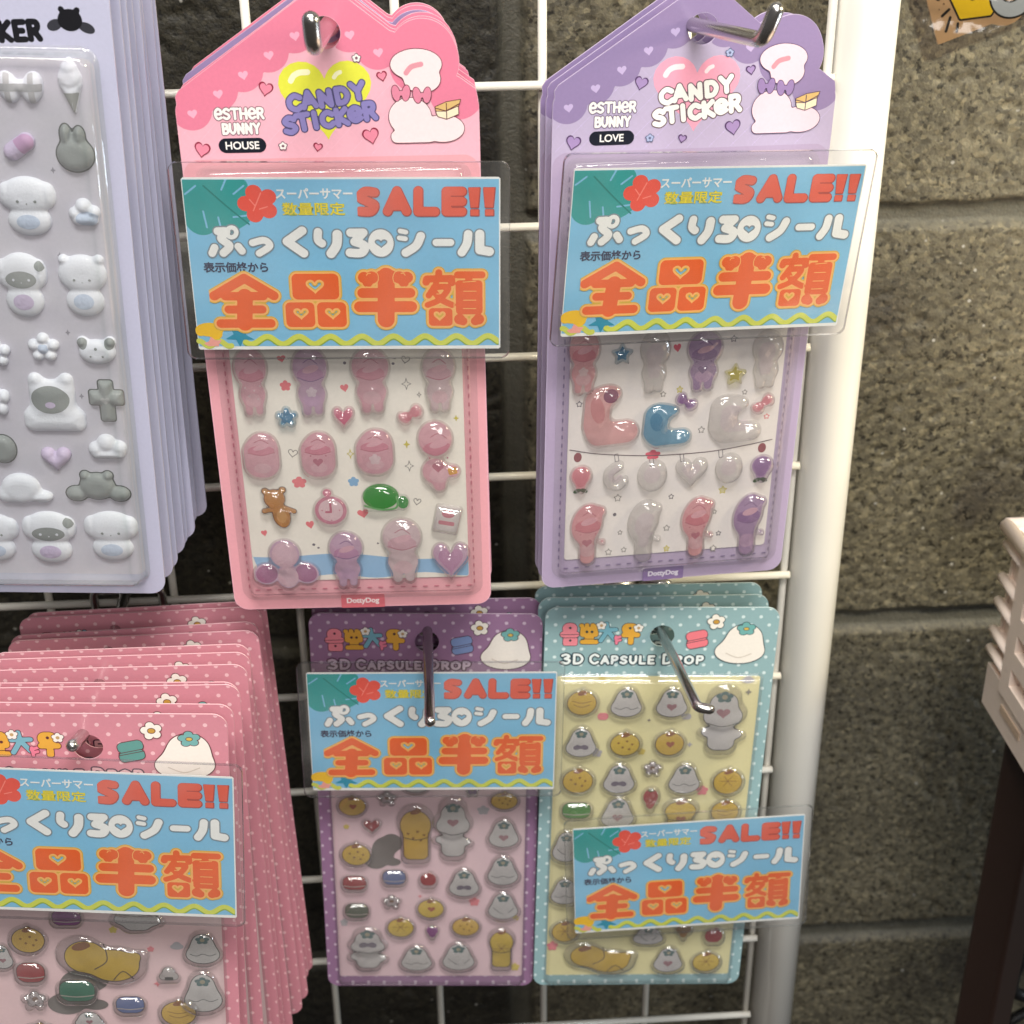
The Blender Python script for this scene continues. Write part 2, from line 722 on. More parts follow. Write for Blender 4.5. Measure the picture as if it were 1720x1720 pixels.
# ------------------------------------------------------------------ bubble lettering
G = {
    'A': (.8, [(0, [(.05, 0), (.4, 1), (.75, 0)]), (0, [(.2, .33), (.6, .33)])]),
    'B': (.7, [(0, [(.1, 0), (.1, 1)]), (1, [(.1, 1), (.5, .95), (.55, .75), (.45, .55), (.1, .52)]), (1, [(.1, .52), (.55, .48), (.64, .25), (.5, .03), (.1, 0)])]),
    'C': (.75, [(1, [(.68, .82), (.4, 1), (.12, .78), (.05, .5), (.12, .2), (.4, 0), (.68, .16)])]),
    'D': (.78, [(0, [(.1, 0), (.1, 1)]), (1, [(.1, 1), (.5, .93), (.7, .5), (.5, .06), (.1, 0)])]),
    'E': (.7, [(0, [(.62, 1), (.1, 1), (.1, 0), (.62, 0)]), (0, [(.1, .5), (.52, .5)])]),
    'e': (.72, [(1, [(.1, .5), (.62, .52), (.6, .85), (.35, 1), (.08, .72), (.08, .28), (.32, 0), (.64, .14)])]),
    'H': (.78, [(0, [(.1, 0), (.1, 1)]), (0, [(.66, 0), (.66, 1)]), (0, [(.1, .5), (.66, .5)])]),
    'I': (.3, [(0, [(.12, 0), (.12, 1)])]),
    'K': (.76, [(0, [(.1, 0), (.1, 1)]), (0, [(.64, 1), (.14, .5), (.66, 0)])]),
    'L': (.66, [(0, [(.1, 1), (.1, 0), (.58, 0)])]),
    'N': (.8, [(0, [(.1, 0), (.1, 1), (.66, 0), (.66, 1)])]),
    'O': (.85, [(1, [(.4, 1), (.1, .8), (.04, .5), (.1, .2), (.4, 0), (.7, .2), (.76, .5), (.7, .8), (.4, 1)])]),
    'P': (.7, [(0, [(.1, 0), (.1, 1)]), (1, [(.1, 1), (.5, .97), (.62, .75), (.5, .5), (.1, .46)])]),
    'R': (.74, [(0, [(.1, 0), (.1, 1)]), (1, [(.1, 1), (.5, .97), (.6, .76), (.48, .53), (.1, .5)]), (0, [(.36, .48), (.64, 0)])]),
    'S': (.72, [(1, [(.62, .85), (.36, 1), (.1, .8), (.22, .58), (.5, .45), (.62, .2), (.36, 0), (.06, .14)])]),
    'T': (.74, [(0, [(.04, 1), (.68, 1)]), (0, [(.36, 1), (.36, 0)])]),
    'U': (.76, [(1, [(.08, 1), (.08, .35), (.36, 0), (.64, .35), (.64, 1)])]),
    'Y': (.74, [(0, [(.06, 1), (.36, .5), (.66, 1)]), (0, [(.36, .5), (.36, 0)])]),
    '3': (.7, [(1, [(.08, .88), (.36, 1), (.58, .78), (.28, .54)]), (1, [(.28, .54), (.62, .34), (.46, .02), (.06, .1)])]),
    ' ': (.45, []),
}


def word(txt, cx, cy, width, h, rot=0, gap=.12, small=None):
    """centre a word of bubble strokes in a box; returns polylines in mm"""
    L, x = [], 0
    for i, ch in enumerate(txt):
        w, st = G[ch]
        k = 1 if not small or i in small else .8
        for sm, pts in st:
            q = [(x + a * k, b * k) for a, b in pts]
            L.append(smooth_pts(q, 5) if sm else q)
        x += w * k + gap
    x -= gap
    s = width / x
    c, sn = math.cos(rot), math.sin(rot)
    o = []
    for P in L:
        o.append([(cx + ((a - x / 2) * s) * c - ((b - .5) * h) * sn, cy + ((a - x / 2) * s) * sn + ((b - .5) * h) * c) for a, b in P])
    return o


def bubble(mb, lines, r, fill, line=None, o=.35, res=.25):
    sd = strokes(lines, r)
    bb = bbox_pts(lines, r + o + .6)
    if line:
        mb.flat(OFF(sd, o), bb, line, res)
    mb.flat(sd, bb, fill, res)


# ------------------------------------------------------------------ block wall (real relief)
def vnoise(nx, ny, cell):
    gx, gy = int(nx / cell) + 3, int(ny / cell) + 3
    g = RNG.random((gy, gx))
    x, y = np.arange(nx) / cell, np.arange(ny) / cell
    i, j = x.astype(int), y.astype(int)
    fx, fy = x - i, y - j
    fx, fy = fx * fx * (3 - 2 * fx), fy * fy * (3 - 2 * fy)
    a = g[np.ix_(j, i)] * (1 - fx) + g[np.ix_(j, i + 1)] * fx
    b = g[np.ix_(j + 1, i)] * (1 - fx) + g[np.ix_(j + 1, i + 1)] * fx
    return a * (1 - fy)[:, None] + b * fy[:, None]


def build_wall():
    st = .0014
    x0, x1, z0, z1 = -.52, .52, -.66, .26
    nx, nz = int((x1 - x0) / st), int((z1 - z0) / st)
    xs, zs = x0 + np.arange(nx) * st, z0 + np.arange(nz) * st
    wob = (vnoise(nx, nz, 30) - .5) * .0018 + (vnoise(nx, nz, 9) - .5) * .0014
    dz = np.abs((zs[:, None] + .0715 + .1) % .2 - .1) + wob
    dx = np.abs((xs[None, :] + .0065 + .195) % .39 - .195) + wob
    d = np.minimum(dz, dx) - .0036                      # distance from the joint's edge
    prof = np.clip(d / .0035, 0, 1)
    prof = prof * prof * (3 - 2 * prof)
    rough = (vnoise(nx, nz, 1.4) - .5) * .0006 + (vnoise(nx, nz, 3.0) - .5) * .0002 + (vnoise(nx, nz, 60) - .5) * .002
    pits = np.clip(.33 - vnoise(nx, nz, 2.0) * .55 - vnoise(nx, nz, 4) * .3, 0, 1) * .006
    y = .07 + (1 - prof) * .0042 - rough * (prof * .85 + .15) + pits * prof
    X, Z = np.meshgrid(xs, zs)
    co = np.stack([X, y, Z], -1).reshape(-1, 3)
    a = (np.arange(nz - 1)[:, None] * nx + np.arange(nx - 1)[None, :]).ravel()
    q = np.stack([a, a + 1, a + nx + 1, a + nx], 1)
    me = bpy.data.meshes.new('block_wall')
    me.vertices.add(len(co))
    me.vertices.foreach_set('co', co.ravel())
    me.loops.add(q.size)
    me.loops.foreach_set('vertex_index', q.ravel())
    me.polygons.add(len(q))
    me.polygons.foreach_set('loop_start', np.arange(len(q)) * 4)
    me.polygons.foreach_set('use_smooth', np.ones(len(q), bool))
    me.update()
    at = me.attributes.new('mortar', 'FLOAT', 'POINT')
    at.data.foreach_set('value', (1 - prof).astype(np.float32).ravel())
    m, t, n, l = newmat('concrete_block')
    b = n['Principled BSDF']
    b.inputs['Roughness'].default_value = .62
    tx = n.new('ShaderNodeTexCoord')

    def noise(scale, detail):
        z = n.new('ShaderNodeTexNoise')
        z.inputs['Scale'].default_value = scale
        z.inputs['Detail'].default_value = detail
        l.new(tx.outputs['Object'], z.inputs['Vector'])
        return z

    def ramp(src, stops):
        r = n.new('ShaderNodeValToRGB')
        el = r.color_ramp.elements
        el[0].position, el[0].color = stops[0][0], (*stops[0][1], 1)
        el[1].position, el[1].color = stops[-1][0], (*stops[-1][1], 1)
        for p_, c_ in stops[1:-1]:
            z = el.new(p_)
            z.color = (*c_, 1)
        l.new(src, r.inputs[0])
        return r
    nb, nm, nf = noise(13, 6), noise(380, 3), noise(900, 3)
    base = ramp(nb.outputs['Fac'], [(.32, (.040, .034, .025)), (.45, (.076, .067, .045)), (.68, (.108, .095, .064))])
    pit = ramp(nm.outputs['Fac'], [(.36, (.24, .23, .21)), (.40, (.93, .93, .93)), (.6, (1.0, 1.0, 1.0)), (.74, (1.2, 1.19, 1.16))])
    agg = n.new('ShaderNodeTexVoronoi')                 # fine aggregate grains
    agg.inputs['Scale'].default_value = 520
    l.new(tx.outputs['Object'], agg.inputs['Vector'])
    ac = n.new('ShaderNodeSeparateColor'); l.new(agg.outputs['Color'], ac.inputs[0])
    grain = ramp(ac.outputs[0], [(0, (.55, .55, .56)), (.5, (.95, .95, .95)), (.85, (1.15, 1.15, 1.12)), (1, (1.6, 1.58, 1.5))])
    m1, m2 = n.new('ShaderNodeMixRGB'), n.new('ShaderNodeMixRGB')
    for q_ in (m1, m2):
        q_.blend_type = 'MULTIPLY'
        q_.inputs[0].default_value = 1
    l.new(base.outputs[0], m1.inputs[1]); l.new(pit.outputs[0], m1.inputs[2])
    l.new(m1.outputs[0], m2.inputs[1]); l.new(grain.outputs[0], m2.inputs[2])
    sp = n.new('ShaderNodeSeparateXYZ')                  # the blocks left of the upright joint are darker, those right of it lighter
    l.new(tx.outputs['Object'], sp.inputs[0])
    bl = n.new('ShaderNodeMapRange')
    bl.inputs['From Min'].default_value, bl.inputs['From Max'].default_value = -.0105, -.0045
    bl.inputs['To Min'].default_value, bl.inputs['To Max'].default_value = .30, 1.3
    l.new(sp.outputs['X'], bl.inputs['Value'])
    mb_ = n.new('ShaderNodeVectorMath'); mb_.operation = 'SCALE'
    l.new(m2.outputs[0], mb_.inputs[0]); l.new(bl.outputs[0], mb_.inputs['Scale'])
    vor = n.new('ShaderNodeTexVoronoi')                 # scattered pale stone chips
    vor.inputs['Scale'].default_value = 130
    l.new(tx.outputs['Object'], vor.inputs['Vector'])
    chip = ramp(vor.outputs['Distance'], [(.07, (1, 1, 1)), (.12, (0, 0, 0))])
    vc = n.new('ShaderNodeSeparateColor'); l.new(vor.outputs['Color'], vc.inputs[0])
    gt = n.new('ShaderNodeMath'); gt.operation = 'GREATER_THAN'; gt.inputs[1].default_value = .72
    l.new(vc.outputs[0], gt.inputs[0])
    cm_ = n.new('ShaderNodeMath'); cm_.operation = 'MULTIPLY'
    l.new(chip.outputs[0], cm_.inputs[0]); l.new(gt.outputs[0], cm_.inputs[1])
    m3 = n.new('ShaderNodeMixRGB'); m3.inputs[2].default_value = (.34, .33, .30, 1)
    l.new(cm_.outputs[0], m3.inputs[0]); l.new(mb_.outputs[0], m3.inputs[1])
    av = n.new('ShaderNodeAttribute'); av.attribute_name = 'mortar'
    m4 = n.new('ShaderNodeMixRGB'); m4.inputs[2].default_value = (.080, .076, .060, 1)
    mf = n.new('ShaderNodeMath'); mf.operation = 'MULTIPLY'; mf.inputs[1].default_value = .85
    l.new(av.outputs['Fac'], mf.inputs[0]); l.new(mf.outputs[0], m4.inputs[0]); l.new(m3.outputs[0], m4.inputs[1])
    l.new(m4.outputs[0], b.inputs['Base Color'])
    bp = n.new('ShaderNodeBump'); bp.inputs['Strength'].default_value = .7; bp.inputs['Distance'].default_value = .0006
    ad = n.new('ShaderNodeMath'); ad.operation = 'ADD'
    l.new(nm.outputs['Fac'], ad.inputs[0]); l.new(nf.outputs['Fac'], ad.inputs[1])
    l.new(ad.outputs[0], bp.inputs['Height']); l.new(bp.outputs[0], b.inputs['Normal'])
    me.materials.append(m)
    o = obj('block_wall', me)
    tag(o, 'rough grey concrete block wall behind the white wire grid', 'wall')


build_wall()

# ------------------------------------------------------------------ white wire grid with its frame tube
M_WIRE = plain('white_wire_coat', '#e4e0d6', .38, 0, .2, .15, 60, .08)
M_POLE = plain('white_tube_coat', '#ebe8e0', .3, 0, .25, .05, 25, .12)
M_STEEL = plain('chromed_steel', '#d2cfcc', .24, 1)


def build_grid():
    g = thing('grid_panel', 'white wire grid panel with a thick white tube along its right side', 'grid panel', Matrix.Identity(4))
    for i in range(-9, 3):
        MB(1).tube([(.05 * i, 0, -.72), (.05 * i, 0, .3)], .0016, M_WIRE, 12).build('wire', g)
    for j in range(-5, 14):
        MB(1).tube([(-.46, -.0029, -.05 * j), (.1018, -.0029, -.05 * j)], .0016, M_WIRE, 12).build('wire', g)
    MB(1).tube([(.1132, .003, -.74), (.1132, .003, .34)], .0108, M_POLE, 40).build('frame_tube', g)
    return g


build_grid()


# ------------------------------------------------------------------ print maps (from sketch units to mm on the card)
def PH(x, y):
    return (.059036 * x - .004024 * y - .035, -.001132 * x - .057945 * y + 28.114)


def PC(x, y):
    return (.064831 * x + .005071 * y - 7.632, -.000044 * x - .075674 * y + 8.189)


def PS(x, y):
    l = 38 + (y - 112) / 855 * 95
    return ((x - l) / (1633 - l) * 95, -(y - 112) / 855 * 55)


def mp(f, lines):
    return [[f(*p) for p in L] for L in lines]


# ------------------------------------------------------------------ sale sign
WHITE = ink('#eef0ee', .45, .1)


def sale_paper():
    b = MB()
    b.flat(rbox(47.5, -27.5, 95, 55, .3), (-.5, -55.5, 95.5, .5), WHITE, 1, z=0, back=-.25)
    b.box(.25, -53.9, .0, 94.6, -.55, .02, ink('#80c0e4'))
    b.z = .03
    # leaf, hibiscus
    leaf = SU(1.5, ell(*PS(150, 190), 8.6, 6.2, -.5), ell(*PS(265, 160), 6.5, 4.0, .1), ell(*PS(140, 300), 5.2, 5.6, .3), ell(*PS(300, 255), 6.2, 6.6, -.6), ell(*PS(260, 330), 4.2, 3.4, .2))
    cuts = [strokes([[PS(*a), PS(*c)]], .28) for a, c in (((225, 300), (245, 372)), ((150, 270), (170, 350)), ((112, 150), (60, 190)), ((240, 170), (262, 120)), ((300, 190), (352, 150)), ((300, 300), (390, 290)))]
    lf = I(rbox(47.4, -27.2, 94.2, 53.2, .1), SUB(leaf, U(*cuts)))
    b.flat(lf, (0, -20, 24, 0), ink('#2f9d9b'), .35)
    b.flat(strokes([smooth_pts([PS(150, 150), PS(270, 250), PS(380, 335)], 5)], .25), (3, -17, 24, -1), ink('#14807c'), .3)
    hb = flower(*PS(424, 236), 12.6, 12.0, 5, .3)
    b.flat(hb, cbb(*PS(424, 236), 14, 14), ink('#ea5646'), .3)
    b.flat(strokes([[PS(400, 270), PS(436, 185)], [PS(380, 215), PS(408, 245)], [PS(470, 250), PS(430, 262)]], .17), cbb(*PS(420, 236), 10, 10), ink('#f9887a'), .2)
    # bottom ornaments
    wave = [PS(352 + 1.0 * t, 918 - 20 * math.cos((t - 120) / 157 * 2 * PI)) for t in range(0, 1272, 10)]
    b.flat(I(strokes([[(x, y - .35) for x, y in wave]], .98), rbox(47.4, -27.2, 94.2, 53.2, .1)), (14, -55, 95.5, -47), ink('#8fae3a'), .3)
    b.flat(I(strokes([wave], .86), rbox(47.4, -27.2, 94.2, 53.2, .1)), (14, -55, 95.5, -47), ink('#d3db56'), .3)
    w2 = [PS(134 + t, 935 - 14 * math.cos(t / 100 * 2 * PI)) for t in range(0, 165, 10)]
    b.flat(strokes([w2], .9), bbox_pts([w2], 1.3), ink('#cfd65a'), .3)
    b.flat(U(ell(*PS(185, 862), 4.4, 2.3), circ(*PS(140, 872), 1.5), circ(*PS(215, 880), 2.2)), cbb(*PS(185, 865), 12, 7), ink('#f6c411'), .3)
    b.flat(U(star(*PS(335, 895), 9.5, 7.5, 5, .42, .6)), cbb(*PS(335, 895), 10, 9), ink('#1b8fae'), .3)
    b.flat(I(star(*PS(205, 938), 6.2, 5.4, 5, .55, .2), rbox(47.4, -27.2, 94.2, 53.2, .1)), cbb(*PS(205, 938), 8, 7), ink('#f5a79a'), .3)
    # small lines of text
    b.text('スーパーサマー', 3.6, *PS(702, 188), WHITE, .10, sxy=(.93, 1))
    b.text('数量限定', 4.4, *PS(700, 261), ink('#a8b83a'), .15, sxy=(1.08, .92))
    b.text('数量限定', 4.4, *PS(700, 261), ink('#ecd71c'), .055, sxy=(1.08, .92))
    b.text('表示価格から', 3.35, *PS(313, 545), ink('#16264e'), .10, sxy=(1, 1.02))
    # SALE!!
    S = [smooth_pts([(1003, 182), (955, 178), (932, 205), (965, 224), (1002, 242), (985, 272), (932, 272)], 5)]
    A = [[(1115, 175), (1068, 272)], [(1115, 175), (1163, 272)], [(1088, 246), (1142, 246)]]
    Lt = [[(1221, 175), (1221, 274), (1305, 274)]]
    E_ = [[(1362, 178), (1440, 178)], [(1362, 178), (1362, 274)], [(1362, 226), (1440, 226)], [(1362, 274), (1440, 274)]]
    ls = mp(PS, S + A + Lt + E_)
    ex = [poly([PS(*p) for p in q]) for q in (((1473, 160), (1530, 160), (1522, 254), (1484, 254)), ((1483, 265), (1524, 265), (1524, 293), (1483, 293)), ((1547, 160), (1605, 160), (1596, 254), (1556, 254)), ((1557, 265), (1598, 265), (1598, 293), (1557, 293)))]
    sd = SUB(U(strokes(ls, 1.36), *ex), strokes(mp(PS, [[(1392, 203), (1460, 203)], [(1392, 256), (1460, 256)]]), .12))
    bb = (52, -13, 95.2, -1)
    b.flat(OFF(lambda X, Y: sd(X - .12, Y + .12), .22), bb, ink('#b2483c'), .25)
    b.flat(sd, bb, ink('#e4604a'), .25)
    # white line: pukkuri 3D seal
    q = lambda *p, k=6: smooth_pts(list(p), k)
    ring = [(292 + 24 * math.cos(t * PI / 8), 373 + 24 * math.sin(t * PI / 8)) for t in range(17)]
    ls = [q((222, 367), (266, 369), (240, 402), (282, 438), (252, 474)), [(208, 447), (196, 475)], [(326, 442), (344, 464)], ring,
          q((396, 424), (455, 412), (482, 440), (430, 476)), [(643, 366), (568, 418), (652, 476)], q((722, 372), (722, 410), (742, 428)), q((818, 384), (815, 435), (788, 478)),
          [(884, 376), (948, 376), (905, 420)], q((905, 420), (954, 440), (940, 474), (882, 474)), [(1132, 368), (1160, 374)], [(1128, 402), (1158, 406)], q((1235, 393), (1212, 440), (1160, 475)),
          [(1312, 425), (1384, 425)], q((1472, 384), (1465, 432), (1440, 474)), [(1530, 384), (1530, 462), (1578, 470)]]
    rs = [1.3, 1.25, 1.25, .72, 1.15, 1.45, 1.35, 1.55, 1.4, 1.45, .8, .8, 1.4, 1.2, 1.4, 1.5]
    O_ = SUB(ell(*PS(1036, 427), 3.85, 4.3), heart(*PS(1037, 431), 3.9, 2.9))
    sd = U(strokes(mp(PS, ls), [.92 * r for r in rs]), O_)
    bb = (5, -26, 95, -13)
    b.flat(OFF(sd, .42), bb, ink('#7d8d98'), .25)
    b.flat(sd, bb, WHITE, .25)
    # big orange line: zenpin hangaku
    big = [[(355, 600), (207, 688)], [(355, 600), (503, 688)], [(262, 690), (450, 690)], [(280, 758), (446, 758)], [(242, 830), (490, 830)], [(360, 690), (360, 830)]]
    rb = [1.62, 1.62, 1.5, 1.45, 1.55, 2.6]
    ban = [[(1063, 590), (1063, 812)], [(945, 676), (1182, 676)], [(932, 746), (1188, 746)], [(1040, 590), (1088, 590)]]
    rban = [2.85, 1.75, 1.95, 2.0]
    blobs = [(952, 598, 1.85), (990, 598, 2.0), (970, 622, 1.6), (1128, 598, 2.0), (1166, 598, 1.85), (1150, 622, 1.6)]
    gaku = [[(1325, 574), (1325, 600)], [(1262, 622), (1266, 606), (1388, 604), (1390, 625)], [(1312, 632), (1275, 690)], q((1300, 648), (1372, 650), (1330, 710), (1270, 738)), q((1300, 668), (1340, 712), (1392, 738)), [(1420, 586), (1540, 586)], [(1475, 590), (1475, 620)]]
    rg = [1.15, 1.25, 1.05, 1.05, 1.1, 1.25, 1.2]
    hs = [(708, 645, 4.4, 3.5), (640, 783, 3.5, 2.7), (797, 783, 3.5, 2.7), (1330, 797, 2.5, 2.1)]
    sh = U(strokes(mp(PS, big), [.92 * r for r in rb]), strokes(mp(PS, ban), [.92 * r for r in rban]), strokes(mp(PS, gaku), [.92 * r for r in rg]),
           rbox(*PS(710, 643), 14.4, 8.4, 1.7), rbox(*PS(636, 786), 9.0, 8.2, 1.6), rbox(*PS(793, 786), 9.0, 8.2, 1.6),
           *[circ(*PS(x, y), r) for x, y, r in blobs],
           rbox(*PS(1335, 800), 7.4, 5.9, 1.2), rbox(*PS(1477, 700), 8.3, 11.2, 1.2), circ(*PS(1430, 812), 1.75), circ(*PS(1446, 822), 1.4), circ(*PS(1508, 822), 1.4), circ(*PS(1524, 812), 1.75))
    hh = U(*[heart(*PS(x, y), w + 1.3, h + 1.3) for x, y, w, h in hs])
    hole = poly([PS(*p) for p in ((1402, 650), (1402, 712), (1378, 700))])
    sd = SUB(sh, U(hh, hole))
    bb = (5, -50, 94, -26)
    b.flat(OFF(sd, .95), bb, ink('#d9b23a'), .28)
    b.flat(OFF(sd, .62), bb, ink('#f9b765'), .25)
    b.flat(sd, bb, ink('#ec621f'), .25)
    arc = lambda cx, cy, r, a0, a1: [(cx + r * math.cos(math.radians(a)), cy + r * math.sin(math.radians(a))) for a in range(a0, a1 + 1, 12)]
    fine = [arc(978, 600, 46, -70, 110), arc(1142, 600, 46, 70, 250), [(1448, 668), (1512, 668)], [(1448, 714), (1512, 714)], [(1448, 757), (1512, 757)], [(1314, 682), (1332, 682)], [(1318, 745), (1336, 745)], [(1446, 622), (1510, 618)], [(714, 725), (714, 848)], [(1402, 640), (1402, 760)],
            arc(978, 590, 14, 190, 300), arc(1143, 590, 14, 240, 350)]
    b.flat(strokes(mp(PS, fine), .13), bb, ink('#f9b765'), .2)
    return b.mesh('paper')


PAPER = sale_paper()
M_LAM = film('laminate_film', (.97, .97, .97, 1), .10, .3, 38, 1.9, .0018, None, .05)
M_EDGE = film('laminate_edge', (.90, .91, .92, 1), .2, 0, 10, 3.0)


def laminate():
    b = MB()
    sd = rbox(47.2, -26.6, 101.5, 63.0, 3)
    bb = (-4, -59.5, 98.5, 6)
    wob = lambda X, Y, d: .62 + .16 * np.sin(X * .21 + Y * .13) + .12 * np.sin(X * .07 - Y * .33 + 1)
    b.puffy(sd, bb, M_LAM, wob, 1.6)
    rim = SUB(sd, OFF(sd, -.28))
    b.flat(rim, bb, M_EDGE, .3, z=.75, back=-.3)
    return b.mesh('laminate')


LAM = laminate()


def sale_sign(loc, ang, label):
    t = thing('sale_sign', label, 'sale sign', pose(loc, ang), 'laminated sale signs taped to the sticker packs')
    obj('paper', PAPER, t)
    obj('laminate', LAM, t)
    return t


sale_sign((-.1143, -.0806, -.0087), (-2.4, 1.31, .84), 'blue laminated half price sale sign on the house shaped pink sticker pack')
sale_sign((.0028, -.0835, -.0085), (8.96, 4.6, 2.98), 'blue laminated half price sale sign on the house shaped lilac sticker pack')
sale_sign((-.2041, -.1368, -.1771), (-2.86, -4.43, 3.84), 'blue laminated half price sale sign on the pink dotted sticker pack')
sale_sign((-.094, -.0524, -.205), (-2.22, -.93, 1.27), 'blue laminated half price sale sign on the purple dotted sticker pack, crossed by a hook')
sale_sign((.0075, -.0549, -.2845), (-.64, -1.46, -1.55), 'blue laminated half price sale sign stuck low on the light blue dotted sticker pack')


# ------------------------------------------------------------------ sticker shapes
def dome(H, R, z0=.56):
    return lambda X, Y, d: z0 + H * np.sqrt(np.maximum(0, 1 - (1 - np.clip(d / R, 0, 1)) ** 2))


def shape(k, w, h, a=0):
    if k == 'fig':
        return SU(.14 * w, ell(0, .2 * h, .5 * w, .3 * h), ell(0, -.16 * h, .41 * w, .2 * h), strokes([[(-.15 * w, -.2 * h), (-.14 * w, -.42 * h)], [(.17 * w, -.2 * h), (.15 * w, -.41 * h)]], .17 * w))
    if k == 'fig2':
        return SU(.12 * w, ell(-.06 * w, .24 * h, .42 * w, .26 * h), ell(-.08 * w, -.2 * h, .34 * w, .2 * h), circ(.3 * w, -.2 * h, .2 * w), strokes([[(0, -.2 * h), (0, -.4 * h)]], .1 * h))
    if k == 'dome':
        return SU(1, rbox(0, -.04 * h, w, .9 * h, .46 * w), ell(.05 * w, .2 * h, .42 * w, .3 * h))
    if k == 'curl':
        return SU(.12 * w, ell(-.04 * w, .14 * h, .44 * w, .32 * h, -.2), circ(.3 * w, .32 * h, .17 * w), strokes([[(-.02 * w, -.05 * h), (0, -.37 * h)]], .125 * h), circ(.38 * w, -.14 * h, .1 * w))
    if k == 'boot':
        return SU(.12 * w, strokes([[(-.2 * w, .24 * h), (-.22 * w, -.1 * h)]], .26 * w), strokes([[(-.16 * w, -.26 * h), (.3 * w, -.24 * h)]], .2 * h), ell(-.02 * w, .33 * h, .24 * w, .16 * h))
    if k == 'bow':
        return SU(.06 * w, ell(-.26 * w, 0, .24 * w, .42 * h, .25), ell(.26 * w, 0, .24 * w, .42 * h, -.25), circ(0, 0, .17 * w))
    if k == 'wing':
        return SU(.05 * w, ell(0, .2 * h, .25 * w, .3 * h), ell(-.29 * w, -.18 * h, .22 * w, .24 * h, .5), ell(.29 * w, -.18 * h, .22 * w, .24 * h, -.5), ell(.02 * w, -.24 * h, .2 * w, .26 * h))
    if k == 'crescent':
        return strokes([smooth_pts([(.1 * w, .3 * h), (-.22 * w, .1 * h), (-.2 * w, -.22 * h), (.08 * w, -.32 * h), (.3 * w, -.16 * h)], 5)], .2 * w)
    if k == 'berry':
        return SU(.1 * w, ell(0, .1 * h, .48 * w, .38 * h), ell(0, -.18 * h, .3 * w, .3 * h))
    if k == 'apple':
        return SU(.1 * w, ell(-.13 * w, -.05 * h, .36 * w, .42 * h), ell(.13 * w, -.05 * h, .36 * w, .42 * h), circ(.12 * w, .36 * h, .12 * w))
    if k == 'teddy':
        return SU(.06 * w, circ(-.08 * w, .2 * h, .3 * w), circ(-.3 * w, .38 * h, .12 * w), circ(.14 * w, .4 * h, .12 * w), ell(.06 * w, -.2 * h, .25 * w, .3 * h, .2), strokes([[(-.05 * w, -.02 * h), (-.36 * w, -.08 * h)], [(.1 * w, 0), (.38 * w, -.1 * h)]], .1 * w))
    if k == 'clock':
        return SU(.06 * w, circ(0, -.06 * h, .46 * w), circ(-.06 * w, .36 * h, .16 * w))
    if k == 'turtle':
        return SU(.06 * w, ell(-.1 * w, .05 * h, .4 * w, .44 * h), ell(.36 * w, -.12 * h, .15 * w, .26 * h), rbox(-.1 * w, -.24 * h, .76 * w, .3 * h, .12 * h))
    if k == 'tile':
        return rbox(0, 0, w * .86, h * .86, 1.2, math.radians(a))
    if k == 'heart':
        return heart(0, 0, w, h)
    if k == 'star':
        return OFF(star(0, 0, w * .84, h * .84, 5, .55), .5)
    if k == 'flower':
        return flower(0, 0, w, h)
    if k == 'oval':
        return SU(.4, ell(0, -.02 * h, .5 * w, .46 * h), circ(.02 * w, .4 * h, .1 * w))
    if k == 'puff':
        return SU(.25 * w, ell(0, .14 * h, .33 * w, .34 * h), ell(0, -.18 * h, .49 * w, .3 * h))
    if k == 'yfig':
        return SU(.1 * w, ell(0, .2 * h, .46 * w, .29 * h), rbox(0, -.2 * h, .74 * w, .56 * h, .2 * w))
    if k == 'wfig':
        return SU(.12 * w, ell(0, .3 * h, .33 * w, .19 * h), ell(0, .1 * h, .46 * w, .2 * h), rbox(0, -.26 * h, .64 * w, .42 * h, .22 * w), circ(.36 * w, -.2 * h, .12 * w), circ(-.36 * w, -.16 * h, .12 * w))
    if k == 'lie':
        return SU(.1 * w, ell(-.2 * w, .12 * h, .26 * w, .36 * h), ell(.14 * w, -.08 * h, .32 * w, .36 * h), circ(.42 * w, .12 * h, .06 * w))
    if k == 'mac':
        return rbox(0, 0, w, h * .86, .36 * h)
    if k == 'acorn':
        return SU(.1 * w, ell(0, .1 * h, .46 * w, .34 * h), ell(0, -.22 * h, .22 * w, .24 * h))
    if k == 'onigiri':
        return SU(.2 * w, circ(0, .14 * h, .28 * w), rbox(0, -.2 * h, .9 * w, .44 * h, .2 * h))
    if k == 'cloud':
        return SU(.08 * w, circ(-.27 * w, -.08 * h, .2 * w), circ(-.02 * w, .12 * h, .24 * w), circ(.27 * w, -.04 * h, .2 * w), rbox(0, -.22 * h, .8 * w, .4 * h, .18 * h))
    if k == 'cross':
        return U(rbox(0, 0, .42 * w, h, .8), rbox(0, .08 * h, w, .36 * h, .8))
    if k == 'pill':
        t = math.radians(a)
        return strokes([[(-.26 * w * math.cos(t), -.26 * w * math.sin(t)), (.26 * w * math.cos(t), .26 * w * math.sin(t))]], .27 * h * 1.15)
    if k == 'icecream':
        return SU(.1 * w, circ(0, .12 * h, .42 * w), circ(0, .28 * h, .3 * w), circ(.02 * w, .42 * h, .13 * w), poly([(-.4 * w, .02 * h), (.42 * w, .04 * h), (.1 * w, -.48 * h), (.02 * w, -.48 * h)]))
